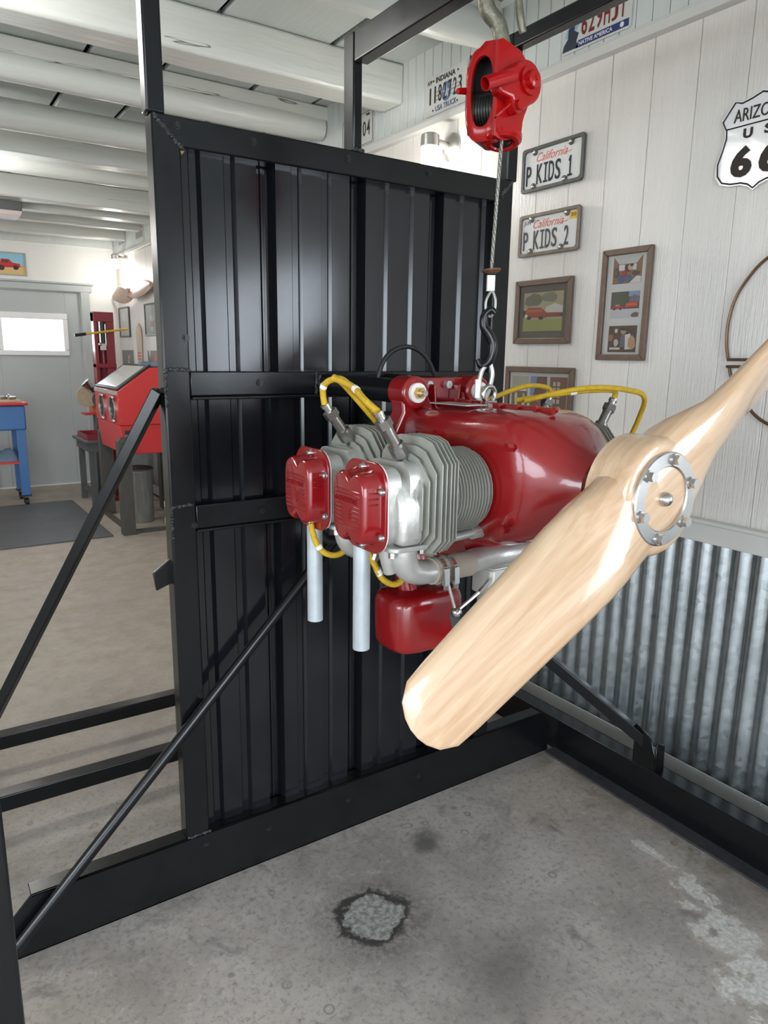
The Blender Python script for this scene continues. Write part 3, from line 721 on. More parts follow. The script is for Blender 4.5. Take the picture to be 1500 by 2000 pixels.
for sd, Y0 in ((-1, 1.063), (-1, 1.262), (1, 1.120), (1, 1.316)):
    cylinder(sd, Y0)
# exhaust pipes
for x, yy, l, z1 in ((0.69, 1.112, 'nearer pale silver straight exhaust pipe', 0.866), (0.69, 1.300, 'farther pale silver straight exhaust pipe', 0.864), (1.37, 1.17, None, 0.866), (1.37, 1.36, None, 0.866)):
    mb = MB(); n = 24; v = []; f_ = []
    for r_, za, zb2 in ((0.0165, 1.12, z1), (0.0150, 1.12, z1)):
        for z in (za, zb2):
            for i in range(n): a = 2 * math.pi * i / n; v.append((x + r_ * math.cos(a), yy + r_ * math.sin(a), z))
    for i in range(n):
        j = (i + 1) % n; f_ += [(i, j, n + j, n + i), (2 * n + i, 3 * n + i, 3 * n + j, 2 * n + j), (n + i, n + j, 3 * n + j, 3 * n + i)]
    mb.add(v, f_).build('exhaust_pipe', m_exh, en, label=l)
# intake elbows, hose and clamps to the centre spider
def intake(side, Y0):
    mx = (lambda x: x) if side < 0 else (lambda x: 2 * CX - x)
    yy = Y0 - 0.040
    fl2 = MB().prism(rrect(0.086, 0.060, 0.018, 5, 0.722, yy), lambda a, b, d: (mx(a), b, d), 1.083, 1.092)
    fl2.build('intake_flange', m_alu, en, bevel=0.002)
    for dx in (-0.032, 0.032):
        MB().hex((mx(0.722 + dx), yy - 0.012, 1.084), (mx(0.722 + dx), yy - 0.012, 1.072), 0.0065).build('flange_nut', m_steel, en)
    el = MB().tube([(mx(0.722), yy, 1.088), (mx(0.724), yy, 1.060), (mx(0.738), yy, 1.040), (mx(0.765), yy, 1.031), (mx(0.790), yy, 1.030)], [0.026, 0.025, 0.024, 0.023, 0.022], 18)
    el.build('intake_elbow', m_alu, en)
    MB().tube([(mx(0.784), yy, 1.030), (mx(0.835), yy + 0.01, 1.028), (mx(0.90), yy + 0.03, 1.020)], 0.0255, 18).build('intake_hose', m_hose, en)
    for x in (0.795, 0.818):
        cl = MB().cyl((mx(x), yy, 1.030), (mx(x + 0.009), yy + 0.001, 1.030), 0.0275, n=24)
        cl.bar((mx(x + 0.0045), yy - 0.028, 1.040), (mx(x + 0.0045), yy - 0.030, 1.008), 0.011, 0.009, (0, 1, 0))
        cl.hex((mx(x + 0.0045), yy - 0.030, 1.010), (mx(x + 0.0045), yy - 0.031, 1.000), 0.005)
        cl.build('hose_clamp', m_steel, en)
for sd, Y0 in ((-1, 1.063), (-1, 1.262), (1, 1.120), (1, 1.316)): intake(sd, Y0)
MB().tube([(0.90, 1.055, 1.020), (0.96, 1.09, 1.012), (1.03, 1.11, 1.005), (1.10, 1.09, 1.012), (1.16, 1.03, 1.020)], 0.024, 16).tube([(0.90, 1.25, 1.02), (0.97, 1.16, 1.01), (1.03, 1.12, 1.0)], 0.024, 14).tube([(1.16, 1.23, 1.02), (1.09, 1.16, 1.01), (1.03, 1.12, 1.0)], 0.024, 14).build('intake_spider', m_alu, en)
MB().lathe((0.688, 1.030, 1.092), (0.25, 0.05, -1), [(0, 0.015), (0.02, 0.0145), (0.055, 0.012)], 18).build('drain_stub', m_alu, en)
# push rod tubes
for sd, Y0 in ((-1, 1.063), (-1, 1.262), (1, 1.120), (1, 1.316)):
    mx = (lambda x: x) if sd < 0 else (lambda x: 2 * CX - x)
    for dy in (-0.035, 0.030):
        MB().cyl((mx(0.70), Y0 + dy, 1.075), (mx(0.915), Y0 + dy * 0.7, 1.088), 0.0085, n=12).cyl((mx(0.893), Y0 + dy * 0.72, 1.087), (mx(0.918), Y0 + dy * 0.7, 1.088), 0.013, n=14).build('push_rod_tube', m_alu, en)
# oil tank low behind
MB().loft([[(CX - 0.01 + 0.105 * s * c_, 1.375 + 0.075 * s * s_, z) for c_, s_ in [(math.copysign(abs(math.cos(2 * math.pi * i / 32)) ** 0.55, math.cos(2 * math.pi * i / 32)), math.copysign(abs(math.sin(2 * math.pi * i / 32)) ** 0.55, math.sin(2 * math.pi * i / 32))) for i in range(32)]]
           for z, s in ((0.716, 0.80), (0.720, 0.90), (0.732, 0.97), (0.78, 1.0), (0.835, 0.99), (0.852, 0.94), (0.860, 0.82))]).build('oil_tank', m_case, en, label='glossy red oil tank under the rear of the crankcase', sharp=50)
MB().cyl((0.995, 1.385, 0.845), (0.950, 1.40, 1.08), 0.024, n=18).build('tank_neck', m_case, en)
MB().loft([sring(1.34, 0.10, 1.09, 1.00, 4), sring(1.30, 0.11, 1.09, 0.97, 4), sring(1.14, 0.11, 1.09, 0.985, 4), sring(1.10, 0.10, 1.09, 1.02, 4)]).build('oil_sump', m_case, en, sharp=50)
MB().cyl((1.03, 1.36, 0.90), (1.03, 1.40, 1.05), 0.05, n=20).build('oil_screen_housing', m_case, en)
# carburettor, lever and rods
ca = MB().prism(rrect(0.085, 0.07, 0.012, 3, 1.03, 1.11), XY, 0.925, 0.985).prism(rrect(0.10, 0.085, 0.01, 3, 1.03, 1.11), XY, 0.985, 0.992).cyl((1.03, 1.11, 0.84), (1.03, 1.11, 0.925), 0.038, n=20)
ca = ca.build('carburettor', m_alu, en, bevel=0.003)
MB().prism([(0.955, 0.868), (1.105, 0.868), (1.085, 0.800), (0.975, 0.800)], XZ, 1.05, 1.18).build('air_box', m_grey, en, bevel=0.008)
MB().cyl((0.93, 1.05, 0.955), (0.985, 1.08, 0.965), 0.004, n=8).cyl((0.872, 1.05, 0.925), (0.93, 1.05, 0.955), 0.0045, n=8).cyl((0.872, 1.05, 0.925), (0.845, 1.06, 1.02), 0.0035, n=8).sphere((0.872, 1.047, 0.925), 0.011, 10).build('throttle_linkage', m_steel, en)
MB().tube([(1.085, 1.06, 0.95), (1.11, 1.03, 0.93), (1.09, 1.0, 0.90), (1.0, 1.02, 0.865)], 0.006, 8).build('fuel_line', m_steel, en)
# breather elbow
MB().cyl((0.945, 0.965, 1.180), (0.945, 0.965, 1.222), 0.009, n=14).cyl((0.945, 0.965, 1.215), (0.945, 0.965, 1.250), 0.0125, n=14).cyl((0.940, 0.966, 1.242), (0.990, 0.962, 1.244), 0.0125, n=14).build('breather_elbow', m_breather, en)
# magneto blocks at the rear
for x in (0.97, 1.09):
    MB().box(x - 0.035, x + 0.035, 1.37, 1.47, 1.19, 1.29).cyl((x, 1.44, 1.24), (x, 1.50, 1.24), 0.034, n=18).build('magneto', m_rubber, en, bevel=0.006)
# rear mount ears
def ear(cx_, sgn, y0):
    mb = MB()
    mb.cyl((cx_, y0 + 0.068, 1.343), (cx_, y0 + 0.004, 1.343), 0.036, n=28)
    mb.prism([(cx_ - sgn * 0.034, 1.350), (cx_ - sgn * 0.028, 1.300), (cx_ - sgn * 0.048, 1.262), (cx_ - sgn * 0.048, 1.245), (cx_ + sgn * 0.075, 1.245), (cx_ + sgn * 0.060, 1.300), (cx_ + sgn * 0.034, 1.345)], XZ, y0 + 0.012, y0 + 0.060)
    e = mb.build('mount_ear', m_case, en, bevel=0.005)
    MB().cyl((cx_, y0 + 0.004, 1.343), (cx_, y0 - 0.004, 1.343), 0.0215, n=28).build('washer', m_nylon, e, label='white nylon washer')
    MB().hex((cx_, y0 - 0.004, 1.343), (cx_, y0 - 0.014, 1.343), 0.0135).cyl((cx_, y0 - 0.014, 1.343), (cx_, y0 - 0.020, 1.343), 0.009, n=14).build('nut', m_brass, e)
    MB().cyl((cx_, y0 - 0.014, 1.343), (cx_, y0 - 0.030, 1.343), 0.0062, n=12).build('mount_bolt', m_steel, e)
ear(0.935, 1, 1.282); ear(1.127, -1, 1.300)
MB().prism([(0.960, 1.25), (1.110, 1.25), (1.105, 1.374), (0.965, 1.374)], XZ, 1.335, 1.352).prism([(1.005, 1.25), (1.012, 1.25), (1.000, 1.36), (0.994, 1.36)], XZ, 1.300, 1.336).prism([(1.055, 1.25), (1.062, 1.25), (1.072, 1.36), (1.066, 1.36)], XZ, 1.300, 1.336).build('mount_plate', m_case, en, bevel=0.003)
for x in (1.000, 1.055):
    MB().hex((x, 1.335, 1.358), (x, 1.322, 1.358), 0.0095).build('plate_bolt', m_alu, en)
MB().tube([(0.941, 1.45, 1.368), (0.948, 1.45, 1.392), (0.965, 1.45, 1.420), (0.994, 1.45, 1.438), (1.027, 1.45, 1.443), (1.063, 1.45, 1.432), (1.092, 1.45, 1.405), (1.112, 1.45, 1.368)], 0.0055, 10).build('breather_hose', m_rubber, en, label='thin black hose arching over the mount tubes')
# lifting eye
MB().tube([(1.03 + 0.016 * math.cos(a), 1.157, 1.345 + 0.016 * math.sin(a)) for a in [R(-60 + 30 * k) for k in range(11)]], 0.005, 10).box(1.018, 1.042, 1.145, 1.169, 1.315, 1.332).build('lifting_eye', m_steel, en)
# spark plugs and leads
def plug(base, tip, name='spark_plug'):
    b, t_ = Vector(base), Vector(tip); d = t_ - b; P = lambda s: b + d * s
    o = MB().cyl(P(0.0), P(0.16), 0.0095, n=14).hex(P(0.12), P(0.30), 0.0155).cyl(P(0.30), P(0.36), 0.0150, n=16).cyl(P(0.36), P(0.68), 0.0108, n=16).cyl(P(0.66), P(0.71), 0.0118, n=16).hex(P(0.71), P(0.86), 0.0152).build(name, m_plug, en)
    MB().cyl(P(0.86), P(0.97), 0.0085, n=14).cyl(P(0.97), P(1.03), 0.0100, n=14).build('ferrule', m_steel, o)
    MB().hex(P(-0.22), P(0.0), 0.0105).build('brass_seat', m_brass, o)
    return P(1.03)
p1 = plug((0.741, 1.052, 1.236), (0.684, 1.052, 1.324))
p2 = plug((0.750, 1.252, 1.246), (0.690, 1.252, 1.324))
p3 = plug((1.318, 1.110, 1.246), (1.368, 1.110, 1.328)); p4 = plug((1.318, 1.306, 1.246), (1.368, 1.306, 1.328))
def lead(pts, bands=()):
    o = MB().tube(pts, 0.0062, 10, 8).build('ignition_lead', m_yellow, en)
    for a, b in bands: MB().cyl(a, b, 0.0072, n=12).build('lead_clip', m_nylon, o)
lead([p1, (0.676, 1.085, 1.345), (0.684, 1.13, 1.362), (0.684, 1.17, 1.372), (0.679, 1.20, 1.378)], [((0.6820, 1.120, 1.359), (0.6835, 1.130, 1.362))])
lead([p2, (0.684, 1.25, 1.345), (0.680, 1.24, 1.362), (0.684, 1.22, 1.374), (0.694, 1.195, 1.376), (0.722, 1.20, 1.358), (0.752, 1.205, 1.335), (0.79, 1.21, 1.30), (0.83, 1.24, 1.27)], [((0.6795, 1.242, 1.358), (0.6800, 1.238, 1.365))])
lead([(0.679, 1.20, 1.380), (0.70, 1.205, 1.370), (0.732, 1.215, 1.345), (0.765, 1.22, 1.315), (0.815, 1.25, 1.28), (0.90, 1.38, 1.26)])
lead([(0.69, 1.11, 1.075), (0.708, 1.10, 1.040), (0.727, 1.10, 1.006), (0.755, 1.10, 0.988), (0.778, 1.10, 0.997), (0.80, 1.11, 1.03), (0.84, 1.14, 1.06)], [((0.717, 1.10, 1.024), (0.723, 1.10, 1.013))])
MB().cyl((0.719, 1.10, 1.068), (0.709, 1.10, 1.044), 0.0085, n=12).build('ferrule', m_steel, en)
lead([(0.655, 1.25, 1.09), (0.660, 1.24, 1.055), (0.678, 1.235, 1.030), (0.710, 1.235, 1.022), (0.75, 1.24, 1.04), (0.80, 1.25, 1.07)], [((0.664, 1.238, 1.047), (0.668, 1.237, 1.040))])
lead([p3, (1.368, 1.105, 1.346), (1.34, 1.10, 1.352), (1.28, 1.12, 1.350), (1.225, 1.15, 1.342), (1.17, 1.22, 1.325)], [((1.262, 1.127, 1.348), (1.250, 1.134, 1.346))])
lead([(1.175, 1.20, 1.325), (1.235, 1.14, 1.348), (1.30, 1.10, 1.358), (1.38, 1.08, 1.352), (1.44, 1.08, 1.335), (1.48, 1.12, 1.28), (1.47, 1.16, 1.17), (1.42, 1.15, 1.09)])
lead([p4, (1.36, 1.31, 1.348), (1.28, 1.31, 1.352), (1.18, 1.33, 1.32), (1.11, 1.39, 1.28)])
MB().tube([(0.71, 1.33, 1.06), (0.735, 1.33, 1.03), (0.77, 1.33, 1.03), (0.79, 1.33, 1.06)], 0.010, 10).build('vacuum_hose', m_rubber, en)

# ================================================================== PROPELLER (at rest)
HY = 0.758
pr = thing('propeller', 'varnished laminated wooden two-blade propeller bolted to the engine nose', 'propeller', (CX, HY, CZ))
TH = R(213)
er = Vector((math.cos(TH), 0, math.sin(TH)))
def blade_rings(sgn):
    e = er * sgn; tn = Vector((-e.z, 0, e.x)); ax = Vector((0, -1, 0)); out = []
    st_ = [0.0, 0.04, 0.08, 0.11, 0.14, 0.18, 0.24, 0.30, 0.36, 0.42, 0.48, 0.52, 0.545, 0.556, 0.560]
    for s in st_:
        f = s / 0.56
        q = max(0.0, (s - 0.05) / 0.16); q = min(1.0, q); q = q * q * (3 - 2 * q)
        k = max(0.0, (s - 0.16) / 0.40)
        ch = 0.168 * (1 - q) + 0.160 * q - 0.030 * k; thk = 0.082 * (1 - q) + 0.052 * q * max(0.0, 1 - k) ** 1.1 + 0.012 * q; tw = R(32 - 15 * k) * q
        if s > 0.50: q = (s - 0.50) / 0.0601; ch *= math.sqrt(max(0.02, 1 - q ** 2.6)); thk *= math.sqrt(max(0.05, 1 - q * q))
        n = 14; ring = []
        round_ = max(0.0, 1 - s / 0.16)
        for i in range(n * 2):
            a = 2 * math.pi * i / (2 * n); c, sn = math.cos(a), math.sin(a)
            u = 0.5 * ch * c
            af = thk * (0.62 * abs(sn) ** 0.75 if sn > 0 else -0.38 * abs(sn) ** 0.6)
            bx = 0.5 * thk * math.copysign(abs(sn) ** 0.5, sn); ub = 0.5 * ch * math.copysign(abs(c) ** 0.6, c)
            u = u * (1 - round_) + ub * round_; h = af * (1 - round_) + bx * round_
            cd = tn * math.cos(tw) + ax * math.sin(tw); nd = ax * math.cos(tw) - tn * math.sin(tw)
            ring.append(Vector((CX, HY, CZ)) + e * s + cd * u + nd * h)
        out.append(ring)
    return out
mb = MB()
mb.loft(blade_rings(1)); mb.loft(blade_rings(-1))
mb.lathe((CX, 0.802, CZ), (0, -1, 0), [(0, 0.094), (0.004, 0.101), (0.072, 0.101), (0.081, 0.094), (0.083, 0.085)], 48)
pb = mb.build('blades', m_prop, pr, sharp=45)
# object space of the blades must run along the blade for the grain: rotate data into blade axes
rotm = Matrix.Rotation(TH, 4, 'Y'); pb.data.transform(rotm); pb.matrix_local = rotm.inverted()
n = 56; v = []; f_ = []
for r_, yy in ((0.079, 0.720), (0.079, 0.713), (0.077, 0.711), (0.056, 0.711), (0.054, 0.713), (0.054, 0.720)):
    for i in range(n): a = 2 * math.pi * i / n; v.append((CX + r_ * math.cos(a), yy, CZ + r_ * math.sin(a)))
for k in range(6):
    for i in range(n): j = (i + 1) % n; k2 = (k + 1) % 6; f_.append((k * n + i, k * n + j, k2 * n + j, k2 * n + i))
MB().add(v, f_).build('crush_plate', m_steel, pr, label='bright steel ring plate on the propeller hub')
for k in range(6):
    a = R(20 + 60 * k); q = Vector((CX + 0.0665 * math.cos(a), 0.711, CZ + 0.0665 * math.sin(a)))
    MB().cyl(q, q + Vector((0, -0.003, 0)), 0.0105, n=16).hex(q + Vector((0, -0.003, 0)), q + Vector((0, -0.011, 0)), 0.0088).build('hub_bolt', m_steel, pr)
MB().lathe((CX, 0.722, CZ), (0, -1, 0), [(0, 0.0125), (0.010, 0.0125), (0.016, 0.010), (0.020, 0.005), (0.021, 0.001)], 20).build('centre_bolt', m_steel, pr)

# ================================================================== HOIST
HX, HYY, HZ = 1.030, 1.167, 1.915
ho = thing('cable_hoist', 'glossy red hand winch hanging by its steel hook above the engine', 'hoist', (HX, HYY, HZ), rz=-yaw)
# local frame: x = right as seen from the front, y = away, z = up
def stadium(cx, cz, hw, hh, n=10):
    p = []
    for k in range(n + 1): a = math.pi * k / n; p.append((cx + hw * math.cos(a), cz + hh - hw + hw * math.sin(a)))
    for k in range(n + 1): a = math.pi + math.pi * k / n; p.append((cx + hw * math.cos(a), cz - hh + hw + hw * math.sin(a)))
    return p
# left half: hollow casing whose face is turned to the left; fa maps (across, up, depth)
aL = R(27)
KH = 0.88
def fL(a, b, d):
    return _fL(a, b, d) * KH
def _fL(a, b, d):   # face plane passing the front edge at (0.0, -0.055); a<0 runs to the left/back
    ox, oy = -0.004, -0.058
    return Vector((ox + a * math.cos(aL) + d * math.sin(aL), oy - a * math.sin(aL) + d * math.cos(aL), b))
NN = 44
def loop_out(i):
    a = 2 * math.pi * i / NN; c, s = math.cos(a), math.sin(a)
    x = (0.042 * abs(c) ** 0.30) if c > 0 else (-0.042 * abs(c) ** 0.62); z = (0.100 if s > 0 else 0.098) * math.copysign(abs(s) ** 0.70, s)
    return (-0.042 + x, z - (0.010 if c < 0 and s > 0.5 else 0.0) * 1.0)
def loop_in(i):
    a = 2 * math.pi * i / NN; c, s = math.cos(a), math.sin(a)
    return (-0.043 + 0.0255 * math.copysign(abs(c) ** 0.8, c), 0.000 + 0.070 * math.copysign(abs(s) ** 0.85, s))
v = []; f_ = []
lay = [(loop_in, 0.010), (loop_in, 0.0), (lambda i: tuple(0.85 * q + 0.15 * p for q, p in zip(loop_out(i), (-0.042, 0.0))), 0.0), (loop_out, 0.008), (loop_out, 0.085), (lambda i: tuple(0.8 * q + 0.2 * p for q, p in zip(loop_out(i), (-0.05, 0.0))), 0.098)]
for fn_, d in lay:
    for i in range(NN): a, b = fn_(i); v.append(fL(a, b, d))
for k in range(len(lay) - 1):
    for i in range(NN): j = (i + 1) % NN; f_.append((k * NN + i, k * NN + j, (k + 1) * NN + j, (k + 1) * NN + i))
f_.append(tuple(range((len(lay) - 1) * NN, len(lay) * NN)))
MB().add(v, f_).build('casing', m_hoist, ho, sharp=50)
MB().prism([(-0.078, -0.08), (-0.006, -0.08), (-0.006, 0.08), (-0.078, 0.08)], fL, 0.050, 0.056).prism([(-0.0785, -0.08), (-0.076, -0.08), (-0.076, 0.08), (-0.0785, 0.08)], fL, 0.012, 0.06).prism([(-0.009, -0.08), (-0.006, -0.08), (-0.006, 0.08), (-0.009, 0.08)], fL, 0.012, 0.06).build('slot_shade_lining', m_hoistin, ho)  # black sheets added so the shade inside the slot is in the colour
# drum with wound rope inside, coloured darker than the hanging rope
dm = MB().cyl(fL(-0.074, -0.012, 0.040), fL(-0.010, -0.012, 0.040), 0.022, n=24)
for k in range(10):
    a = -0.074 + 0.0065 * k; dm.cyl(fL(a, -0.028, 0.042), fL(a + 0.005, -0.028, 0.042), 0.031, n=24)
dm.build('rope_drum', mat('dark_drum_rope', (0.035, 0.035, 0.032), 0.4, metal=0.6), ho)
# right half: gear side, face turned right
aR = R(36)
def fR(a, b, d):
    return _fR(a, b, d) * KH
def _fR(a, b, d):
    ox, oy = -0.006, -0.058
    return Vector((ox + a * math.cos(aR) - d * math.sin(aR), oy + a * math.sin(aR) + d * math.cos(aR), b))
rp = [(-0.010, 0.092), (0.004, 0.098), (0.058, 0.086), (0.074, 0.072), (0.090, 0.035), (0.092, -0.01), (0.078, -0.040), (0.074, -0.052), (0.072, -0.075), (0.050, -0.090), (0.012, -0.100), (-0.010, -0.094)]
MB().prism(rp, fR, 0.0, 0.010).prism([(max(a, 0.046), b) for a, b in rp[2:-1]], fR, 0.008, 0.078).build('gear_housing', m_hoist, ho, bevel=0.008, seg=3)
# gear cover: a disc with an arm running down to the left, stepped out of the face
gc = MB(); arm = []
for k in range(22):
    a = R(-150 + 300 * k / 21 + 60 - 30); arm.append((0.058 + 0.043 * math.cos(a), 0.020 + 0.043 * math.sin(a)))
arm = [(0.058 + 0.044 * math.cos(R(t_)), 0.018 + 0.044 * math.sin(R(t_))) for t_ in range(-70, 131, 10)] + [(0.002, 0.030), (-0.030, -0.006), (-0.022, -0.020), (0.012, -0.022), (0.030, -0.052)]
gc.prism(arm, fR, -0.026, 0.004)
gcv = gc.build('gear_cover', m_hoist, ho, bevel=0.006, seg=3)
MB().lathe(fR(0.060, 0.020, -0.026), fR(0, 0, -1) - fR(0, 0, 0), [(0, 0.026), (0.006, 0.025), (0.006, 0.017), (0.016, 0.015), (0.019, 0.010), (0.019, 0.004), (0.022, 0.003)], 24).build('boss', m_hoist, gcv)
MB().hex(fR(0.030, -0.034, -0.026), fR(0.030, -0.034, -0.036), 0.0095).build('cover_bolt', m_hoist, gcv)
# crank socket: an open tube pointing down-left at the viewer
p0 = Vector((0.016, -0.072, 0.016)); p1_ = Vector((-0.040, -0.104, -0.010)); d, u, w_ = MB().frame_of(p1_ - p0)
v = []; f_ = []; n = 20
for p, r_ in ((p0, 0.0125), (p1_, 0.0125), (p1_, 0.0105), (p1_ - d * 0.03, 0.0100)):
    for i in range(n): a = 2 * math.pi * i / n; v.append(p + u * math.cos(a) * r_ + w_ * math.sin(a) * r_)
for k in range(3):
    for i in range(n): j = (i + 1) % n; f_.append((k * n + i, k * n + j, (k + 1) * n + j, (k + 1) * n + i))
f_.append(tuple(range(3 * n, 4 * n))); f_.append(tuple(range(n))[::-1])
MB().add(v, f_).build('crank_socket', m_hoist, ho, sharp=40)
MB().bar((0.010, -0.080, -0.036), (-0.018, -0.092, -0.062), 0.005, 0.011, (0, -1, 0)).build('pawl_lever', m_hoist, ho, bevel=0.002)
MB().tube([fL(-0.078, 0.012, 0.03), fL(-0.092, 0.013, 0.02), fL(-0.102, 0.010, 0.006)], [0.007, 0.0065, 0.0055], 12).build('side_pin', m_hoist, ho)
# bottom mouth where the rope leaves
MB().lathe((0.008, -0.020, -0.076), (0.0, -0.25, -1), [(0, 0.038), (0.008, 0.037), (0.013, 0.031), (0.013, 0.024), (0.006, 0.020)], 26).build('rope_mouth', m_hoist, ho)
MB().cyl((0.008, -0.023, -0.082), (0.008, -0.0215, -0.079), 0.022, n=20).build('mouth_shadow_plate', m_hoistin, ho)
# hook on top
MB().tube([(0.006, 0.0, 0.080), (-0.006, 0.0, 0.125), (-0.027, 0.0, 0.150), (-0.034, 0.0, 0.180), (-0.024, 0.0, 0.208), (0.004, 0.0, 0.222), (0.032, 0.0, 0.205), (0.038, 0.0, 0.182)], [0.015, 0.0155, 0.016, 0.016, 0.015, 0.0135, 0.010, 0.006], 16).build('hook', m_hook, ho, label='grey forged steel hook on top of the hoist')
MB().tube([(0.022, -0.008, 0.200), (0.028, -0.010, 0.165), (0.033, -0.010, 0.135), (0.040, -0.006, 0.112)], [0.006, 0.007, 0.008, 0.007], 10).sphere((-0.006, -0.013, 0.168), 0.008, 10).build('safety_latch', m_hook, ho)
MB().tube([(0.004 + 0.022 * math.sin(a), 0.030 * math.cos(a), 0.205 + 0.030 - 0.034 * math.cos(a) * 0) for a in [R(20 * k) for k in range(19)]], 0.007, 10).build('swivel_link', m_hook, ho)
MB().cyl((0.004, 0.03, 0.235), (0.004, 0.03, 0.62), 0.012, n=14).cyl((0.004, -0.03, 0.235), (0.004, -0.03, 0.62), 0.012, n=14).build('hanger_rods', m_hook, ho)
# wire rope: six strands twisted round each other
rope = MB(); zt2, zb2 = -0.080, -0.322
for s_ in range(5):
    pts = []
    for k in range(141):
        t_ = k / 140; a = 2 * math.pi * (s_ / 5 + t_ * 16); pts.append((0.006 * (1 - t_) + 0.0 * t_ + 0.0022 * math.cos(a), -0.022 * (1 - t_) + 0.0022 * math.sin(a), zt2 + (zb2 - zt2) * t_))
    rope.tube(pts, 0.00175, 5, smooth=False)
rope.build('wire_rope', m_wire, ho)
MB().lathe((0, 0, -0.318), (0.10, 0, -1), [(0, 0.019), (0.003, 0.0195), (0.006, 0.017), (0.010, 0.006)], 22).build('stop_disc', m_rust, ho, label='rusty round stop on the rope')
MB().prism(rrect(0.018, 0.012, 0.004, 4), XY, -0.362, -0.330).build('crimp_sleeve', m_alu, ho, bevel=0.001)
MB().tube([(0.002, 0, -0.360), (-0.008, 0, -0.380), (-0.007, 0, -0.402), (0.002, 0, -0.412), (0.010, 0, -0.400), (0.011, 0, -0.378), (0.004, 0, -0.360)], 0.003, 8).build('thimble_loop', m_wire, ho)
MB().tube([(0.012, 0, -0.405), (0.003, 0, -0.398), (-0.010, 0, -0.410), (-0.010, 0, -0.432), (0.0, 0, -0.446), (0.010, 0, -0.470), (0.004, 0, -0.500), (-0.012, 0, -0.512), (-0.020, 0, -0.498)], [0.006, 0.007, 0.008, 0.009, 0.010, 0.010, 0.010, 0.008, 0.005], 12).build('load_hook', m_black, ho)
MB().tube([(0.004, 0, -0.505), (-0.010, -0.004, -0.520), (-0.016, -0.004, -0.545)], 0.005, 8).prism(rrect(0.014, 0.010, 0.003, 3, -0.018, -0.004), XY, -0.578, -0.540).tube([(0.006, 0, -0.505), (0.012, 0, -0.530), (0.006, 0, -0.562), (0.0, 0, -0.578)], 0.0045, 8).build('sling', m_alu, ho)

# ================================================================== RIGHT WALL THINGS
FW = WX - 0.002
def wf_(x0):                 # wall frame of reference for the right wall: a runs to the viewer's right (-Y), b up, d out of the wall
    return lambda Y, Z: (lambda a, b, d: (x0 - d, Y - a, Z + b))
def plate_frame(Yl, Yr, zb, zt_, mfr, name, label, mplate, words):
    w_, h_ = Yl - Yr, zt_ - zb
    t = thing(name, label, 'licence plate', (FW, (Yl + Yr) / 2, zb), 'licence plates in screwed frames')
    f = wf_(FW)(Yl, zb)
    n = 6; out = rrect(w_, h_, 0.012, n, w_ / 2, h_ / 2); inn = rrect(w_ - 0.026, h_ - 0.026, 0.012, n, w_ / 2, h_ / 2); N = len(out)
    v = [f(*p, 0.002) for p in out] + [f(*p, 0.012) for p in out] + [f(*p, 0.012) for p in inn] + [f(*p, 0.004) for p in inn]
    fs = [(k * N + i, k * N + (i + 1) % N, ((k + 1) % 4) * N + (i + 1) % N, ((k + 1) % 4) * N + i) for k in range(4) for i in range(N)]
    mb = MB().add(v, fs)
    for a, b in ((0.21, 1), (0.79, 1), (0.21, 0), (0.72, 0)):
        mb.cyl(f(w_ * a, h_ * b + (-0.018 if b else 0.018), 0.006), f(w_ * a, h_ * b + (-0.018 if b else 0.018), 0.0125), 0.012, n=16)
    mb.build('plate_frame', mfr, t, bevel=0.002)
    MB().prism(rrect(w_ - 0.012, h_ - 0.012, 0.01, 4, w_ / 2, h_ / 2), f, 0.001, 0.005).build('plate', mplate, t)
    for a, b in ((0.21, 1), (0.79, 1), (0.21, 0), (0.72, 0)):
        MB().sphere(f(w_ * a, h_ * b + (-0.018 if b else 0.018), 0.0125), 0.0075, 10, (0.6, 1, 1)).build('frame_screw', m_steel, t)
    words(t, f, w_, h_)
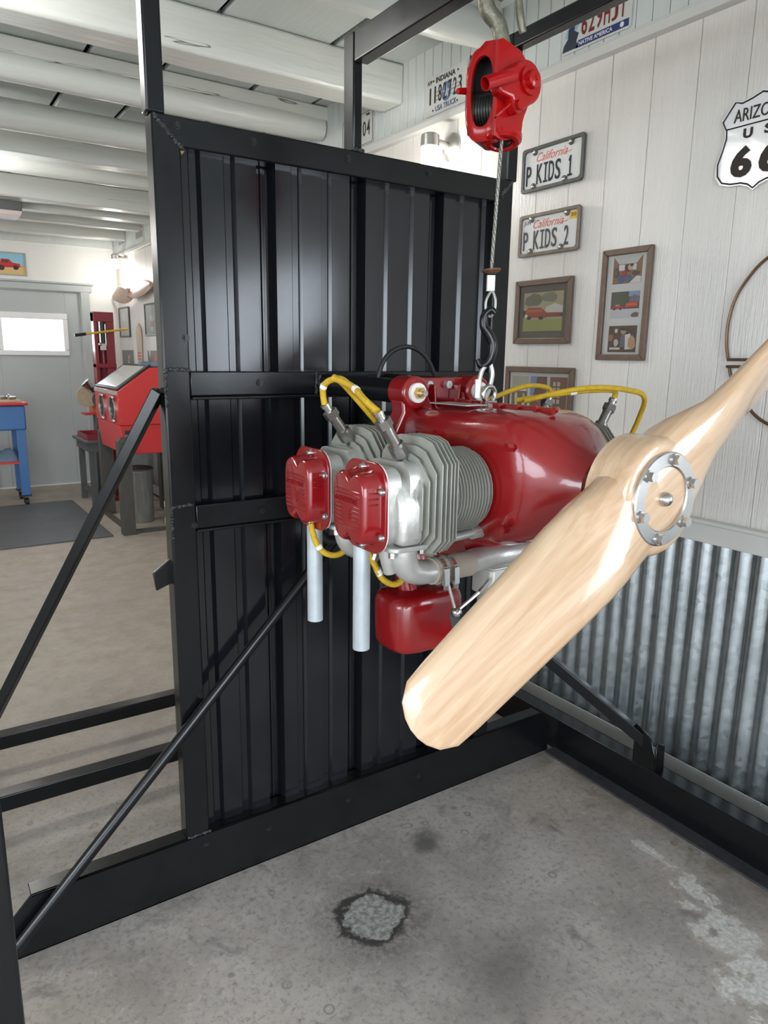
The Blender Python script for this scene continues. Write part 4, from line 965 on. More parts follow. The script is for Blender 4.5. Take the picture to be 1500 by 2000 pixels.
def cal(num, extra):
    def go(t, f, w_, h_):
        mb = MB(); text(mb, 'California', lambda a, b, d: f(a, b, d + 0.005), w_ * 0.235, h_ * 0.655, w_ * 0.50, h_ * 0.19, shear=0.45, depth=0.0006, bold=-0.004)
        # flourish of the last letter
        mb.tube([f(w_ * 0.70, h_ * 0.71, 0.0056), f(w_ * 0.76, h_ * 0.695, 0.0056), f(w_ * 0.80, h_ * 0.72, 0.0056)], 0.0009, 6)
        mb.build('script_lettering', flat((0.83, 0.27, 0.22)), t)
        ff = lambda a, b, d: f(a, b, d + 0.005); lm = flat((0.13, 0.14, 0.20) if num == '1' else (0.30, 0.29, 0.30), 0.3)
        x = 0.075
        for ch, cw in (('P', 0.10), (' ', 0.075), ('K', 0.115), ('I', 0.085), ('D', 0.105), ('S', 0.105), (' ', 0.095), (num, 0.09)):
            if ch != ' ':
                mb = MB(); a0, b0, aw, bh = w_ * x, h_ * 0.16, w_ * (cw - 0.022), h_ * 0.44; sw = w_ * 0.017; sh_ = h_ * 0.045
                if ch in 'I1':
                    c0 = a0 + aw / 2
                    topl = [(c0 + sw / 2, b0 + bh - sh_), (a0 + aw, b0 + bh - sh_), (a0 + aw, b0 + bh), (a0, b0 + bh), (a0, b0 + bh - sh_), (c0 - sw / 2, b0 + bh - sh_)] if ch == 'I' else [(c0 + sw / 2, b0 + bh), (c0 - sw / 2, b0 + bh), (a0 + aw * 0.12, b0 + bh * 0.80), (a0 + aw * 0.20, b0 + bh * 0.72), (c0 - sw / 2, b0 + bh * 0.82)]
                    mb.prism([(a0, b0), (a0 + aw, b0), (a0 + aw, b0 + sh_), (c0 + sw / 2, b0 + sh_)] + topl + [(c0 - sw / 2, b0 + sh_), (a0, b0 + sh_)], ff, 0, 0.0022)
                else: text(mb, ch, ff, a0, b0, aw, bh, depth=0.0022, bold=0.006)
                mb.build('raised_letter', lm, t)
            x += cw
        if extra:
            mb = MB().prism([(w_ * 0.82, h_ * 0.72), (w_ * 0.935, h_ * 0.72), (w_ * 0.935, h_ * 0.89), (w_ * 0.845, h_ * 0.89)], f, 0.005, 0.0056)
            mb.build('year_sticker', flat((0.90, 0.72, 0.16)), t)
            mb = MB(); text(mb, '2010', lambda a, b, d: f(a, b, d + 0.0056), w_ * 0.85, h_ * 0.775, w_ * 0.075, h_ * 0.08, depth=0.0004, bold=0.01); mb.build('sticker_lettering', flat((0.25, 0.2, 0.1)), t)
            mb = MB(); text(mb, 'JUN', lambda a, b, d: f(a, b, d + 0.005), w_ * 0.075, h_ * 0.74, w_ * 0.11, h_ * 0.11, depth=0.0005, bold=0.01); mb.build('month_lettering', flat((0.35, 0.37, 0.52)), t)
    return go
plate_frame(2.171, 1.868, 2.029, 2.184, m_framegrey, 'license_plate', 'California plate P KIDS 1 in a dark zinc frame, upper of two', m_plate, cal('1', False))
plate_frame(2.170, 1.866, 1.798, 1.950, m_framebrown, 'license_plate', 'California plate P KIDS 2 in a brown frame with yellow sticker', m_plate, cal('2', True))

BX = WX - 0.023
def tin_plate(Yl, Yr, zb, zt_, label, mplate, words, rim=None):
    w_, h_ = Yl - Yr, zt_ - zb
    t = thing('license_plate', label, 'licence plate', (BX, (Yl + Yr) / 2, zb), 'licence plates on the upper boards')
    f = wf_(BX)(Yl, zb)
    MB().prism(rrect(w_, h_, 0.014, 5, w_ / 2, h_ / 2), f, 0.001, 0.003).build('plate', mplate, t, bevel=0.0008, seg=1)
    words(t, lambda a, b, d: f(a, b, d + 0.003), w_, h_)
def poly_part(t, f, name, col, polys, d0=0.0, d1=0.0004):
    mb = MB()
    for p in polys: mb.prism(p, f, d0, d1)
    return mb.build(name, flat(col), t)
def w_ind(t, f, w_, h_):
    P = lambda *q: [(a * w_, b * h_) for a, b in q]
    poly_part(t, f, 'red_stripe', (0.72, 0.5, 0.48), [P((0.24, 0.44), (0.86, 0.44), (0.86, 0.48), (0.24, 0.48))])
    poly_part(t, f, 'grey_stripe', (0.55, 0.56, 0.60), [P((0.24, 0.54), (0.86, 0.54), (0.86, 0.565), (0.24, 0.565)), P((0.24, 0.34), (0.86, 0.34), (0.86, 0.365), (0.24, 0.365))])
    poly_part(t, f, 'blue_roundel', (0.36, 0.45, 0.56), [[(0.53 * w_ + 0.115 * w_ * math.cos(R(k * 15)), 0.47 * h_ + 0.24 * h_ * math.sin(R(k * 15))) for k in range(24)]], 0.0002, 0.0006)
    star = [(0.53 * w_ + w_ * (0.10 if k % 2 == 0 else 0.04) * math.sin(R(36 * k)), 0.45 * h_ + h_ * (0.20 if k % 2 == 0 else 0.08) * math.cos(R(36 * k))) for k in range(10)]
    poly_part(t, f, 'star', (0.66, 0.70, 0.72), [star], 0.0004, 0.0008)
    mb = MB(); text(mb, 'INDIANA', f, 0.27 * w_, 0.78 * h_, 0.46 * w_, 0.14 * h_, bold=0.02, depth=0.0012); text(mb, 'APP', f, 0.06 * w_, 0.80 * h_, 0.12 * w_, 0.10 * h_, bold=0.005, depth=0.001)
    x = 0.10
    for ch in '1182723': text(mb, ch, f, x * w_, 0.29 * h_, 0.075 * w_, 0.42 * h_, bold=0.004, depth=0.0018); x += 0.118
    for a, b in ((0.21, 0.86), (0.79, 0.86), (0.21, 0.12), (0.79, 0.12)): mb.cyl(f(a * w_, b * h_, 0), f(a * w_, b * h_, 0.002), 0.004, n=10)
    mb.build('black_lettering', flat((0.14, 0.14, 0.15)), t)
    mb = MB(); text(mb, 'USA TRUCK', f, 0.27 * w_, 0.07 * h_, 0.50 * w_, 0.14 * h_, bold=0.012, depth=0.001); mb.build('blue_lettering', flat((0.27, 0.30, 0.45)), t)
tin_plate(2.784, 2.500, 2.437, 2.592, 'white Indiana truck plate 1182723 left of the red hoist', m_platew, w_ind)
def w_okl(t, f, w_, h_):
    P = lambda *q: [(a * w_, b * h_) for a, b in q]
    poly_part(t, f, 'blue_wash', (0.50, 0.68, 0.76), [P((0.05, 0.35), (0.14, 0.30), (0.22, 0.42), (0.30, 0.62), (0.36, 0.95), (0.24, 0.97), (0.10, 0.62)), P((0.16, 0.85), (0.30, 0.80), (0.33, 0.97), (0.18, 0.97))])
    poly_part(t, f, 'kneeling_figure', (0.17, 0.19, 0.25), [P((0.02, 0.06), (0.26, 0.06), (0.23, 0.20), (0.26, 0.36), (0.19, 0.44), (0.20, 0.58), (0.15, 0.62), (0.10, 0.50), (0.10, 0.32), (0.04, 0.20))], 0.0003, 0.0007)
    poly_part(t, f, 'blue_band', (0.16, 0.20, 0.40), [P((0.22, 0.05), (0.97, 0.05), (0.97, 0.20), (0.26, 0.20))], 0.0003, 0.0007)
    mb = MB(); x = 0.30
    for ch in '629HJT': text(mb, ch, f, x * w_, 0.27 * h_, 0.080 * w_, 0.46 * h_, bold=0.01, depth=0.0018); x += 0.108
    mb.build('red_lettering', flat((0.45, 0.12, 0.12)), t)
    mb = MB(); text(mb, 'NATIVE AMERICA', lambda a, b, d: f(a, b, d + 0.0007), 0.27 * w_, 0.085 * h_, 0.48 * w_, 0.085 * h_, bold=0.01, depth=0.0006)
    mb.cyl(f(0.88 * w_, 0.125 * h_, 0.0006), f(0.88 * w_, 0.125 * h_, 0.0012), 0.008, n=12); mb.build('white_lettering', flat((0.85, 0.85, 0.87)), t)
    mb = MB(); text(mb, 'OKLAHOMA', f, 0.34 * w_, 0.82 * h_, 0.46 * w_, 0.12 * h_, bold=0.0, depth=0.0008); text(mb, 'DEC', f, 0.06 * w_, 0.84 * h_, 0.11 * w_, 0.08 * h_, depth=0.0008); mb.build('grey_lettering', flat((0.45, 0.44, 0.38)), t)
tin_plate(1.990, 1.697, 2.444, 2.592, 'Oklahoma plate 629HJT with blue band behind the gantry arm', m_platew, w_okl)
def w_704(t, f, w_, h_):
    mb = MB(); x = 0.55
    for ch in '704': text(mb, ch, f, x * w_, 0.27 * h_, 0.095 * w_, 0.44 * h_, bold=0.004, depth=0.0018); x += 0.128
    r = rrect(w_ * 0.96, h_ * 0.92, 0.012, 5, w_ / 2, h_ / 2)
    for a, b in zip(r, r[1:] + r[:1]): mb.cyl(f(*a, 0.0006), f(*b, 0.0006), 0.0011, n=5)
    for a, b in ((0.21, 0.88), (0.80, 0.88)): mb.cyl(f(a * w_, b * h_, 0), f((a + 0.08) * w_, b * h_, 0.001), 0.005, n=8)
    mb.build('black_lettering', flat((0.18, 0.17, 0.16)), t)
tin_plate(3.500, 3.203, 2.437, 2.590, 'old plate ending in 704 half hidden behind the gantry upright', m_platew, w_704)
def w_far(colA, colB):
    def go(t, f, w_, h_):
        P = lambda *q: [(a * w_, b * h_) for a, b in q]
        poly_part(t, f, 'top_band', colA, [P((0.06, 0.78), (0.94, 0.78), (0.94, 0.93), (0.06, 0.93))])
        poly_part(t, f, 'figures', colB, [P((0.1 + 0.14 * k, 0.28), (0.2 + 0.14 * k, 0.28), (0.2 + 0.14 * k, 0.66), (0.1 + 0.14 * k, 0.66)) for k in range(6)])
    return go
tin_plate(8.13, 7.85, 2.465, 2.615, 'pale plate with blue picture, farthest on the upper boards', m_platew, w_far((0.45, 0.66, 0.72), (0.40, 0.58, 0.66)))
tin_plate(7.48, 7.19, 2.447, 2.595, 'pale plate with red and blue print, second from the far corner', m_platew, w_far((0.75, 0.55, 0.50), (0.50, 0.50, 0.50)))

# framed photographs
def picture(Yl, Yr, zb, zt_, label, prints, bar=0.020, mount=True, group='framed photographs on the right wall', mfr=None, x0=None, matcol=None, name='framed_picture', glass=True):
    w_, h_ = Yl - Yr, zt_ - zb; x0 = FW if x0 is None else x0
    t = thing(name, label, 'picture', (x0, (Yl + Yr) / 2, zb), group)
    f = wf_(x0)(Yl, zb)
    def bar_(poly):
        MB().prism(poly, f, 0.0, 0.016).build('frame_bar', mfr or m_wood, t, bevel=0.003)
    bar_([(0, 0), (w_, 0), (w_ - bar, bar), (bar, bar)]); bar_([(0, h_), (w_, h_), (w_ - bar, h_ - bar), (bar, h_ - bar)])
    bar_([(0, 0), (bar, bar), (bar, h_ - bar), (0, h_)]); bar_([(w_, 0), (w_ - bar, bar), (w_ - bar, h_ - bar), (w_, h_)])
    MB().prism([(bar * 0.5, bar * 0.5), (w_ - bar * 0.5, bar * 0.5), (w_ - bar * 0.5, h_ - bar * 0.5), (bar * 0.5, h_ - bar * 0.5)], f, 0.001, 0.005).build('mount', matcol or m_matte, t)
    for (a0, b0, a1, b1), layers in prints:
        mb = MB(); cols = []; 
        for li, (col, poly) in enumerate(layers):
            if col not in cols: cols.append(col)
            mb.cur = cols.index(col)
            pts = [(w_ * (a0 + (a1 - a0) * p[0]), h_ * (b0 + (b1 - b0) * p[1])) for p in poly]
            mb.prism(pts, f, 0.005, 0.0054 + 0.00025 * li)
        mb.build('photograph', [flat(c) for c in cols], t, smooth=False)
    if glass: MB().prism([(bar * 0.7, bar * 0.7), (w_ - bar * 0.7, bar * 0.7), (w_ - bar * 0.7, h_ - bar * 0.7), (bar * 0.7, h_ - bar * 0.7)], f, 0.0100, 0.0108).build('glazing', mat('picture_glazing', (1, 1, 1), 0.03, trans=1.0, spec=0.5), t)
    return t
FULL = [(0, 0), (1, 0), (1, 1), (0, 1)]
def blob(cx, cy, rx, ry, n=12, sd=0):
    r = random.Random(sd + int(cx * 100)); return [(min(1, max(0, cx + rx * math.cos(2 * math.pi * k / n) * r.uniform(0.8, 1.15))), min(1, max(0, cy + ry * math.sin(2 * math.pi * k / n) * r.uniform(0.8, 1.15)))) for k in range(n)]
def band(y0, y1, x0=0, x1=1): return [(x0, y0), (x1, y0), (x1, y1), (x0, y1)]
def car(cx, cy, s, col):
    return [(col, [(cx - s, cy), (cx + s, cy), (cx + s, cy + 0.45 * s), (cx + 0.55 * s, cy + 0.55 * s), (cx + 0.35 * s, cy + 0.95 * s), (cx - 0.45 * s, cy + 0.95 * s), (cx - 0.6 * s, cy + 0.5 * s), (cx - s, cy + 0.4 * s)]),
            ((0.20, 0.18, 0.18), blob(cx - 0.55 * s, cy, 0.2 * s, 0.2 * s)), ((0.20, 0.18, 0.18), blob(cx + 0.55 * s, cy, 0.2 * s, 0.2 * s)), ((0.55, 0.6, 0.62), band(cy + 0.55 * s, cy + 0.85 * s, cx - 0.35 * s, cx + 0.25 * s))]
trucks = [((0.78, 0.74, 0.62), FULL), ((0.70, 0.66, 0.52), band(0.55, 1.0)), ((0.42, 0.41, 0.32), blob(0.25, 0.80, 0.25, 0.16)), ((0.52, 0.50, 0.40), blob(0.66, 0.86, 0.22, 0.12)), ((0.86, 0.85, 0.80), [(0.5, 0.45), (1, 0.45), (1, 0.62), (0.8, 0.70), (0.6, 0.62)]), ((0.62, 0.62, 0.34), band(0.0, 0.36)), ((0.70, 0.66, 0.50), band(0.30, 0.36))]
trucks += [((0.66, 0.25, 0.16), [(0.05, 0.36), (0.58, 0.34), (0.60, 0.48), (0.45, 0.60), (0.12, 0.62), (0.05, 0.5)]), ((0.75, 0.38, 0.24), band(0.50, 0.56, 0.1, 0.5)), ((0.18, 0.15, 0.13), blob(0.16, 0.35, 0.06, 0.05)), ((0.18, 0.15, 0.13), blob(0.47, 0.34, 0.06, 0.05)), ((0.60, 0.20, 0.14), [(0.62, 0.36), (0.97, 0.38), (0.97, 0.46), (0.62, 0.47)]), ((0.85, 0.82, 0.75), blob(0.08, 0.40, 0.05, 0.05))]
indoor = [((0.55, 0.42, 0.32), FULL), ((0.80, 0.80, 0.78), [(0, 1), (1, 1), (0.8, 0.72), (0.2, 0.72)]), ((0.90, 0.90, 0.88), band(0.48, 0.70, 0.2, 0.4)), ((0.88, 0.88, 0.86), band(0.48, 0.70, 0.62, 0.8)), ((0.38, 0.27, 0.20), band(0.42, 0.70, 0.42, 0.60)), ((0.68, 0.22, 0.22), blob(0.38, 0.35, 0.09, 0.16)), ((0.30, 0.36, 0.52), blob(0.30, 0.18, 0.12, 0.16)), ((0.34, 0.38, 0.52), blob(0.52, 0.18, 0.12, 0.15)), ((0.82, 0.66, 0.52), blob(0.60, 0.58, 0.09, 0.11)), ((0.30, 0.22, 0.18), blob(0.65, 0.66, 0.06, 0.05)), ((0.42, 0.33, 0.26), blob(0.12, 0.42, 0.10, 0.18)), ((0.88, 0.86, 0.84), [(0.6, 0), (1, 0), (1, 0.22), (0.85, 0.25)]), ((0.33, 0.26, 0.22), blob(0.80, 0.35, 0.12, 0.08))]
street = [((0.34, 0.30, 0.26), FULL), ((0.55, 0.62, 0.74), band(0.80, 1.0, 0.62, 1.0)), ((0.30, 0.34, 0.24), blob(0.40, 0.62, 0.30, 0.26)), ((0.45, 0.45, 0.50), [(0.65, 0.55), (1, 0.55), (1, 0.80), (0.8, 0.86), (0.65, 0.72)]), ((0.80, 0.79, 0.80), band(0.0, 0.34)), ((0.42, 0.40, 0.40), blob(0.9, 0.10, 0.16, 0.10))] + car(0.26, 0.34, 0.20, (0.72, 0.20, 0.14)) + [((0.84, 0.24, 0.14), [(0.52, 0.38), (0.96, 0.42), (0.94, 0.60), (0.58, 0.56)]), ((0.90, 0.45, 0.30), band(0.48, 0.52, 0.56, 0.92))]
group_ = [((0.33, 0.23, 0.18), FULL), ((0.70, 0.55, 0.46), blob(0.52, 0.78, 0.09, 0.12)), ((0.22, 0.16, 0.14), blob(0.52, 0.88, 0.09, 0.07)), ((0.88, 0.86, 0.84), [(0.62, 0.1), (0.85, 0.12), (0.78, 0.70), (0.60, 0.66)]), ((0.40, 0.42, 0.48), [(0.44, 0.2), (0.62, 0.2), (0.60, 0.66), (0.46, 0.66)]), ((0.82, 0.76, 0.70), blob(0.30, 0.36, 0.09, 0.14)), ((0.78, 0.58, 0.44), blob(0.85, 0.35, 0.14, 0.26)), ((0.84, 0.80, 0.74), blob(0.28, 0.82, 0.06, 0.08)), ((0.86, 0.82, 0.76), band(0.10, 0.18, 0.08, 0.45)), ((0.62, 0.42, 0.32), blob(0.10, 0.55, 0.09, 0.14))]
shop = [((0.62, 0.50, 0.40), FULL), ((0.74, 0.72, 0.66), band(0.75, 1.0)), ((0.92, 0.92, 0.90), band(0.70, 0.76, 0.05, 0.95)), ((0.50, 0.38, 0.30), band(0.40, 0.70)), ((0.36, 0.27, 0.22), blob(0.55, 0.36, 0.16, 0.20)), ((0.86, 0.84, 0.80), blob(0.30, 0.52, 0.10, 0.16)), ((0.84, 0.82, 0.78), blob(0.78, 0.50, 0.10, 0.18)), ((0.80, 0.72, 0.62), band(0.0, 0.12))]
cliff = [((0.46, 0.28, 0.22), FULL), ((0.50, 0.58, 0.80), [(0, 1), (0.42, 1), (0.30, 0.78), (0.18, 0.62), (0, 0.60)]), ((0.80, 0.78, 0.80), [(0, 0), (1, 0), (1, 0.34), (0.4, 0.26), (0, 0.30)])] + car(0.55, 0.34, 0.28, (0.66, 0.24, 0.16))
facade = [((0.52, 0.32, 0.24), FULL)] + [((0.84, 0.78, 0.72), band(0.50 + 0.11 * r_, 0.58 + 0.11 * r_, 0.2 + 0.24 * c_, 0.36 + 0.24 * c_)) for r_ in range(4) for c_ in range(2)] + [((0.80, 0.72, 0.66), blob(0.6, 0.30, 0.22, 0.14)), ((0.88, 0.86, 0.82), blob(0.3, 0.10, 0.25, 0.10)), ((0.46, 0.36, 0.34), blob(0.75, 0.16, 0.15, 0.12))]
picture(2.169, 1.879, 1.474, 1.712, 'framed photo of red vintage trucks on grass, below the plates', [((0.075, 0.085, 0.925, 0.915), [((0.36, 0.31, 0.27), FULL)]), ((0.15, 0.20, 0.85, 0.80), trucks)], bar=0.022)
picture(1.750, 1.550, 1.417, 1.781, 'tall frame holding three stacked snapshots', [((0.22, 0.69, 0.80, 0.93), indoor), ((0.22, 0.385, 0.80, 0.62), street), ((0.22, 0.075, 0.80, 0.315), group_)], bar=0.020)
picture(2.204, 1.846, 1.130, 1.388, 'wide frame with three upright photos behind the engine', [((0.10, 0.10, 0.34, 0.86), shop), ((0.385, 0.10, 0.625, 0.86), cliff), ((0.67, 0.10, 0.91, 0.86), facade)], bar=0.022)

# highway shield
t = thing('highway_shield', 'white embossed Arizona US 66 highway shield on the right wall', 'sign', (FW, 1.242, 1.89))
f = wf_(FW)(1.242, 1.889)
half = [(0.0, 0.262), (0.030, 0.252), (0.062, 0.245), (0.084, 0.252), (0.120, 0.205), (0.105, 0.178), (0.103, 0.155), (0.112, 0.120), (0.124, 0.085), (0.121, 0.052), (0.104, 0.030), (0.075, 0.022), (0.040, 0.020), (0.018, 0.013), (0.0, 0.0)]
def cr(pts, sub=4):
    return pts
outl = [(-a, b) for a, b in half][::-1] + half[1:-1][::1]
outl = [(a, b) for a, b in half] + [(-a, b) for a, b in half[1:-1]][::-1]
sh = MB().prism(outl, f, 0.002, 0.006).build('shield_plate', mat('shield_white', (0.74, 0.74, 0.74), 0.22, coat=0.5), t, bevel=0.0015)
inn = [(a * 0.93, 0.125 + (b - 0.125) * 0.94) for a, b in outl]
mb = MB(); mb.tube([f(a, b, 0.0066) for a, b in inn + inn[:1]], 0.0022, 8, smooth=False)
mb.cyl(f(-0.099, 0.178, 0.0066), f(0.099, 0.178, 0.0066), 0.0019, n=8); mb.build('border_line', flat((0.14, 0.12, 0.11), 0.25), t)
ff = lambda a, b, d: f(a, b, d + 0.006); lm = mat('shield_black', (0.028, 0.020, 0.016), 0.5, spec=0.3)
for wd, a_, b_, w_, h_, bo, dp_ in (('ARIZONA', -0.078, 0.190, 0.156, 0.034, 0.0, 0.0022), ('U', -0.045, 0.143, 0.027, 0.026, 0.035, 0.0025), ('S', 0.016, 0.143, 0.027, 0.026, 0.035, 0.0025), ('6', -0.073, 0.042, 0.062, 0.082, 0.045, 0.003), ('6', 0.010, 0.042, 0.062, 0.082, 0.045, 0.003)):
    mb = MB(); text(mb, wd, ff, a_, b_, w_, h_, bold=bo, depth=dp_); mb.build('raised_lettering' if len(wd) > 1 else 'raised_letter', lm, t, bevel=0.0006, seg=1)

# split hoop wall ornament
t = thing('wall_hoop', 'brown steel hoop split into two half rounds, below the highway shield', 'ornament', (FW, 1.10, 1.41))
def arc(pts, name):
    MB().tube([(FW - 0.014, a, b) for a, b in pts], 0.0048, 8, 5).build(name, m_ring, t)
r0 = 0.30
arc([(1.252, 1.424), (1.263, 1.470), (1.265, 1.530), (1.252, 1.595), (1.222, 1.648), (1.173, 1.699), (1.08, 1.745), (0.97, 1.755), (0.87, 1.73), (0.79, 1.67), (0.745, 1.58), (0.738, 1.50), (0.745, 1.45)], 'upper_half_round')
arc([(1.247, 1.404), (1.236, 1.372), (1.208, 1.324), (1.153, 1.270), (1.112, 1.247), (1.04, 1.222), (0.95, 1.215), (0.85, 1.24), (0.78, 1.30), (0.75, 1.38), (0.745, 1.42)], 'lower_half_round')
for z, nm in ((1.424, 'upper_bar'), (1.404, 'lower_bar')):
    MB().bar((FW - 0.014, 1.254, z), (FW - 0.014, 0.742, z + 0.006), 0.014, 0.0085).build(nm, m_ring, t, bevel=0.002)
for q in ((1.20, 1.424), (0.80, 1.43), (1.15, 1.404)):
    MB().cyl((FW + 0.004, q[0], q[1]), (FW - 0.012, q[0], q[1]), 0.003, n=8).build('stand_off', m_ring, t)

# ================================================================== REAR WORKSHOP
# picture of a red car over the door
t = thing('framed_picture', 'framed painting of a red off-road car above the rear door', 'picture', (1.02, RY, 2.163))
g_ = lambda a, b, d: (0.86 + a, RY - d, 2.163 + b)
MB().prism([(0, 0), (0.321, 0), (0.321, 0.222), (0, 0.222)], g_, 0.0, 0.012).build('backing', m_nylon, t)
for p in ([(0, 0), (0.321, 0), (0.308, 0.012), (0.012, 0.012)], [(0, 0.222), (0.321, 0.222), (0.308, 0.21), (0.012, 0.21)], [(0, 0), (0.012, 0.012), (0.012, 0.21), (0, 0.222)], [(0.321, 0), (0.308, 0.012), (0.308, 0.21), (0.321, 0.222)]):
    MB().prism(p, g_, 0.012, 0.022).build('frame_bar', mat('pewter_frame', (0.35, 0.33, 0.30), 0.4, metal=0.3), t)
mb = MB(); cols = []
for li, (col, poly) in enumerate([((0.55, 0.74, 0.82), FULL), ((0.82, 0.70, 0.46), band(0, 0.42)), ((0.76, 0.62, 0.40), band(0.36, 0.44)), ((0.74, 0.16, 0.16), [(0.15, 0.30), (0.85, 0.34), (0.85, 0.52), (0.62, 0.56), (0.52, 0.72), (0.28, 0.72), (0.24, 0.55), (0.14, 0.50)]), ((0.30, 0.25, 0.25), band(0.55, 0.68, 0.30, 0.50)), ((0.20, 0.17, 0.18), blob(0.28, 0.30, 0.10, 0.13)), ((0.20, 0.17, 0.18), blob(0.72, 0.32, 0.09, 0.12))]):
    if col not in cols: cols.append(col)
    mb.cur = cols.index(col); mb.prism([(0.012 + 0.296 * a, 0.012 + 0.198 * b) for a, b in poly], g_, 0.012, 0.0125 + 0.0006 * li)
mb.build('painting', [flat(c) for c in cols], t, smooth=False)

# wooden propeller hung on the right wall
t = thing('wall_propeller', 'old wooden propeller hung high on the wall under the far sconce', 'propeller', (WX, 7.6, 2.0))
rings = []
for k in range(25):
    s = -0.70 + 1.40 * k / 24; q = abs(s) / 0.70
    hz = (0.045 + 0.045 * math.sin(math.pi * min(1, q * 1.1)) if q < 0.98 else 0.03); hx = 0.028 if q < 0.12 else 0.014
    tw = R(40 * (1 - q)) * (1 if s > 0 else -1); zc_ = 2.01 + (0.03 * q if s < 0 else 0.0) - 0.01
    rings.append([(WX - 0.06 + hx * math.cos(a) * math.cos(tw) - hz * math.sin(a) * math.sin(tw), 7.62 + s, zc_ + hx * math.cos(a) * math.sin(tw) + hz * math.sin(a) * math.cos(tw)) for a in [2 * math.pi * j / 14 for j in range(14)]])
MB().loft(rings).build('blades', m_mirrorwood, t, sharp=60)
MB().cyl((WX, 7.62, 2.0), (WX - 0.10, 7.62, 2.0), 0.045, n=18).build('hub', m_mirrorwood, t)
mgrey = mat('dark_picture_frame', (0.10, 0.10, 0.10), 0.4)
pale = [((0.72, 0.72, 0.70), FULL), ((0.62, 0.64, 0.63), [(0, 0.2), (0.5, 0.35), (1, 0.25), (1, 0), (0, 0)]), ((0.82, 0.82, 0.80), blob(0.4, 0.7, 0.25, 0.2))]
rocket = [((0.70, 0.69, 0.66), FULL), ((0.90, 0.90, 0.88), band(0.1, 0.45, 0.42, 0.56)), ((0.70, 0.45, 0.38), blob(0.55, 0.35, 0.18, 0.12)), ((0.86, 0.82, 0.78), blob(0.5, 0.55, 0.2, 0.12))]
picture(8.33, 7.93, 1.580, 1.890, 'dark framed pale print in the far corner', [((0.06, 0.06, 0.94, 0.94), pale)], bar=0.016, mfr=mgrey, group='framed prints in the far corner')
picture(7.345, 6.93, 1.580, 1.882, 'dark framed print of a white rocket beside the stand post', [((0.06, 0.06, 0.94, 0.94), rocket)], bar=0.016, mfr=mgrey, group='framed prints in the far corner')
def poster(Yl, Yr, zb, zt_, label, layers):
    f = wf_(FW)(Yl, zb); w_, h_ = Yl - Yr, zt_ - zb; mb = MB(); cols = []
    for li, (col, poly) in enumerate(layers):
        if col not in cols: cols.append(col)
        mb.cur = cols.index(col); mb.prism([(w_ * a, h_ * b) for a, b in poly], f, 0.0, 0.002 + 0.0006 * li)
    tag(mb.build('poster', [flat(c) for c in cols], smooth=False), label, 'poster', 'posters behind the blast cabinet')
poster(8.33, 7.88, 1.13, 1.445, 'grey poster with a pale seated figure, behind the cabinet', [((0.46, 0.45, 0.44), FULL), ((0.74, 0.66, 0.60), [(0.35, 0.1), (0.6, 0.2), (0.72, 0.45), (0.6, 0.7), (0.5, 0.65), (0.55, 0.45), (0.4, 0.3)]), ((0.70, 0.62, 0.56), blob(0.62, 0.76, 0.07, 0.08))])
poster(7.345, 6.93, 1.13, 1.443, 'colourful dark and red poster just beside the stand post', [((0.36, 0.32, 0.28), FULL), ((0.72, 0.26, 0.20), [(0.5, 0.7), (1, 0.65), (1, 0.95), (0.6, 0.9)]), ((0.80, 0.76, 0.70), [(0.1, 1), (0.25, 1), (0.2, 0.75)]), ((0.62, 0.58, 0.46), blob(0.6, 0.45, 0.3, 0.12)), ((0.30, 0.36, 0.28), blob(0.4, 0.2, 0.3, 0.15))])
f = wf_(FW)(7.60, 1.32)
bp_ = [(-0.085, 0.03), (-0.05, 0.0), (0.05, 0.0), (0.085, 0.03), (0.095, 0.30), (0.06, 0.36), (0.0, 0.39), (-0.06, 0.36), (-0.095, 0.30)]
t = thing('banner', 'tall tan pennant plaque with red lettering hanging on the far wall', 'banner', (FW, 7.6, 1.32))
MB().prism(bp_, f, 0.0, 0.012).build('board', flat((0.72, 0.64, 0.58)), t, bevel=0.003)
MB().prism(blob(0.0, 0.31, 0.05, 0.05, 14) and [(0.055 * math.cos(R(30 * k)), 0.315 + 0.055 * math.sin(R(30 * k))) for k in range(12)], f, 0.012, 0.014).build('emblem', flat((0.78, 0.68, 0.52)), t)
MB().prism([(-0.06, 0.09), (0.06, 0.09), (0.06, 0.105), (-0.06, 0.105)], f, 0.012, 0.0135).prism([(-0.06, 0.06), (0.06, 0.06), (0.06, 0.075), (-0.06, 0.075)], f, 0.012, 0.0135).prism([(-0.05, 0.03), (0.05, 0.03), (0.05, 0.045), (-0.05, 0.045)], f, 0.012, 0.0135).build('printed_lines', flat((0.74, 0.34, 0.36)), t)

# ceiling fixture at the left edge
t = thing('ceiling_fixture', 'small dark ceiling box with a pale lens among the far beams', 'fixture', (0.85, 6.58, 2.45))
MB().box(0.62, 0.915, 6.46, 6.70, 2.47, 2.545).build('housing', m_grey, t, bevel=0.006)
MB().prism([(0.66, 2.435), (0.90, 2.435), (0.915, 2.47), (0.64, 2.47)], XZ, 6.45, 6.70).build('lens', mat('pale_lens', (0.62, 0.50, 0.46), 0.4), t, bevel=0.004)

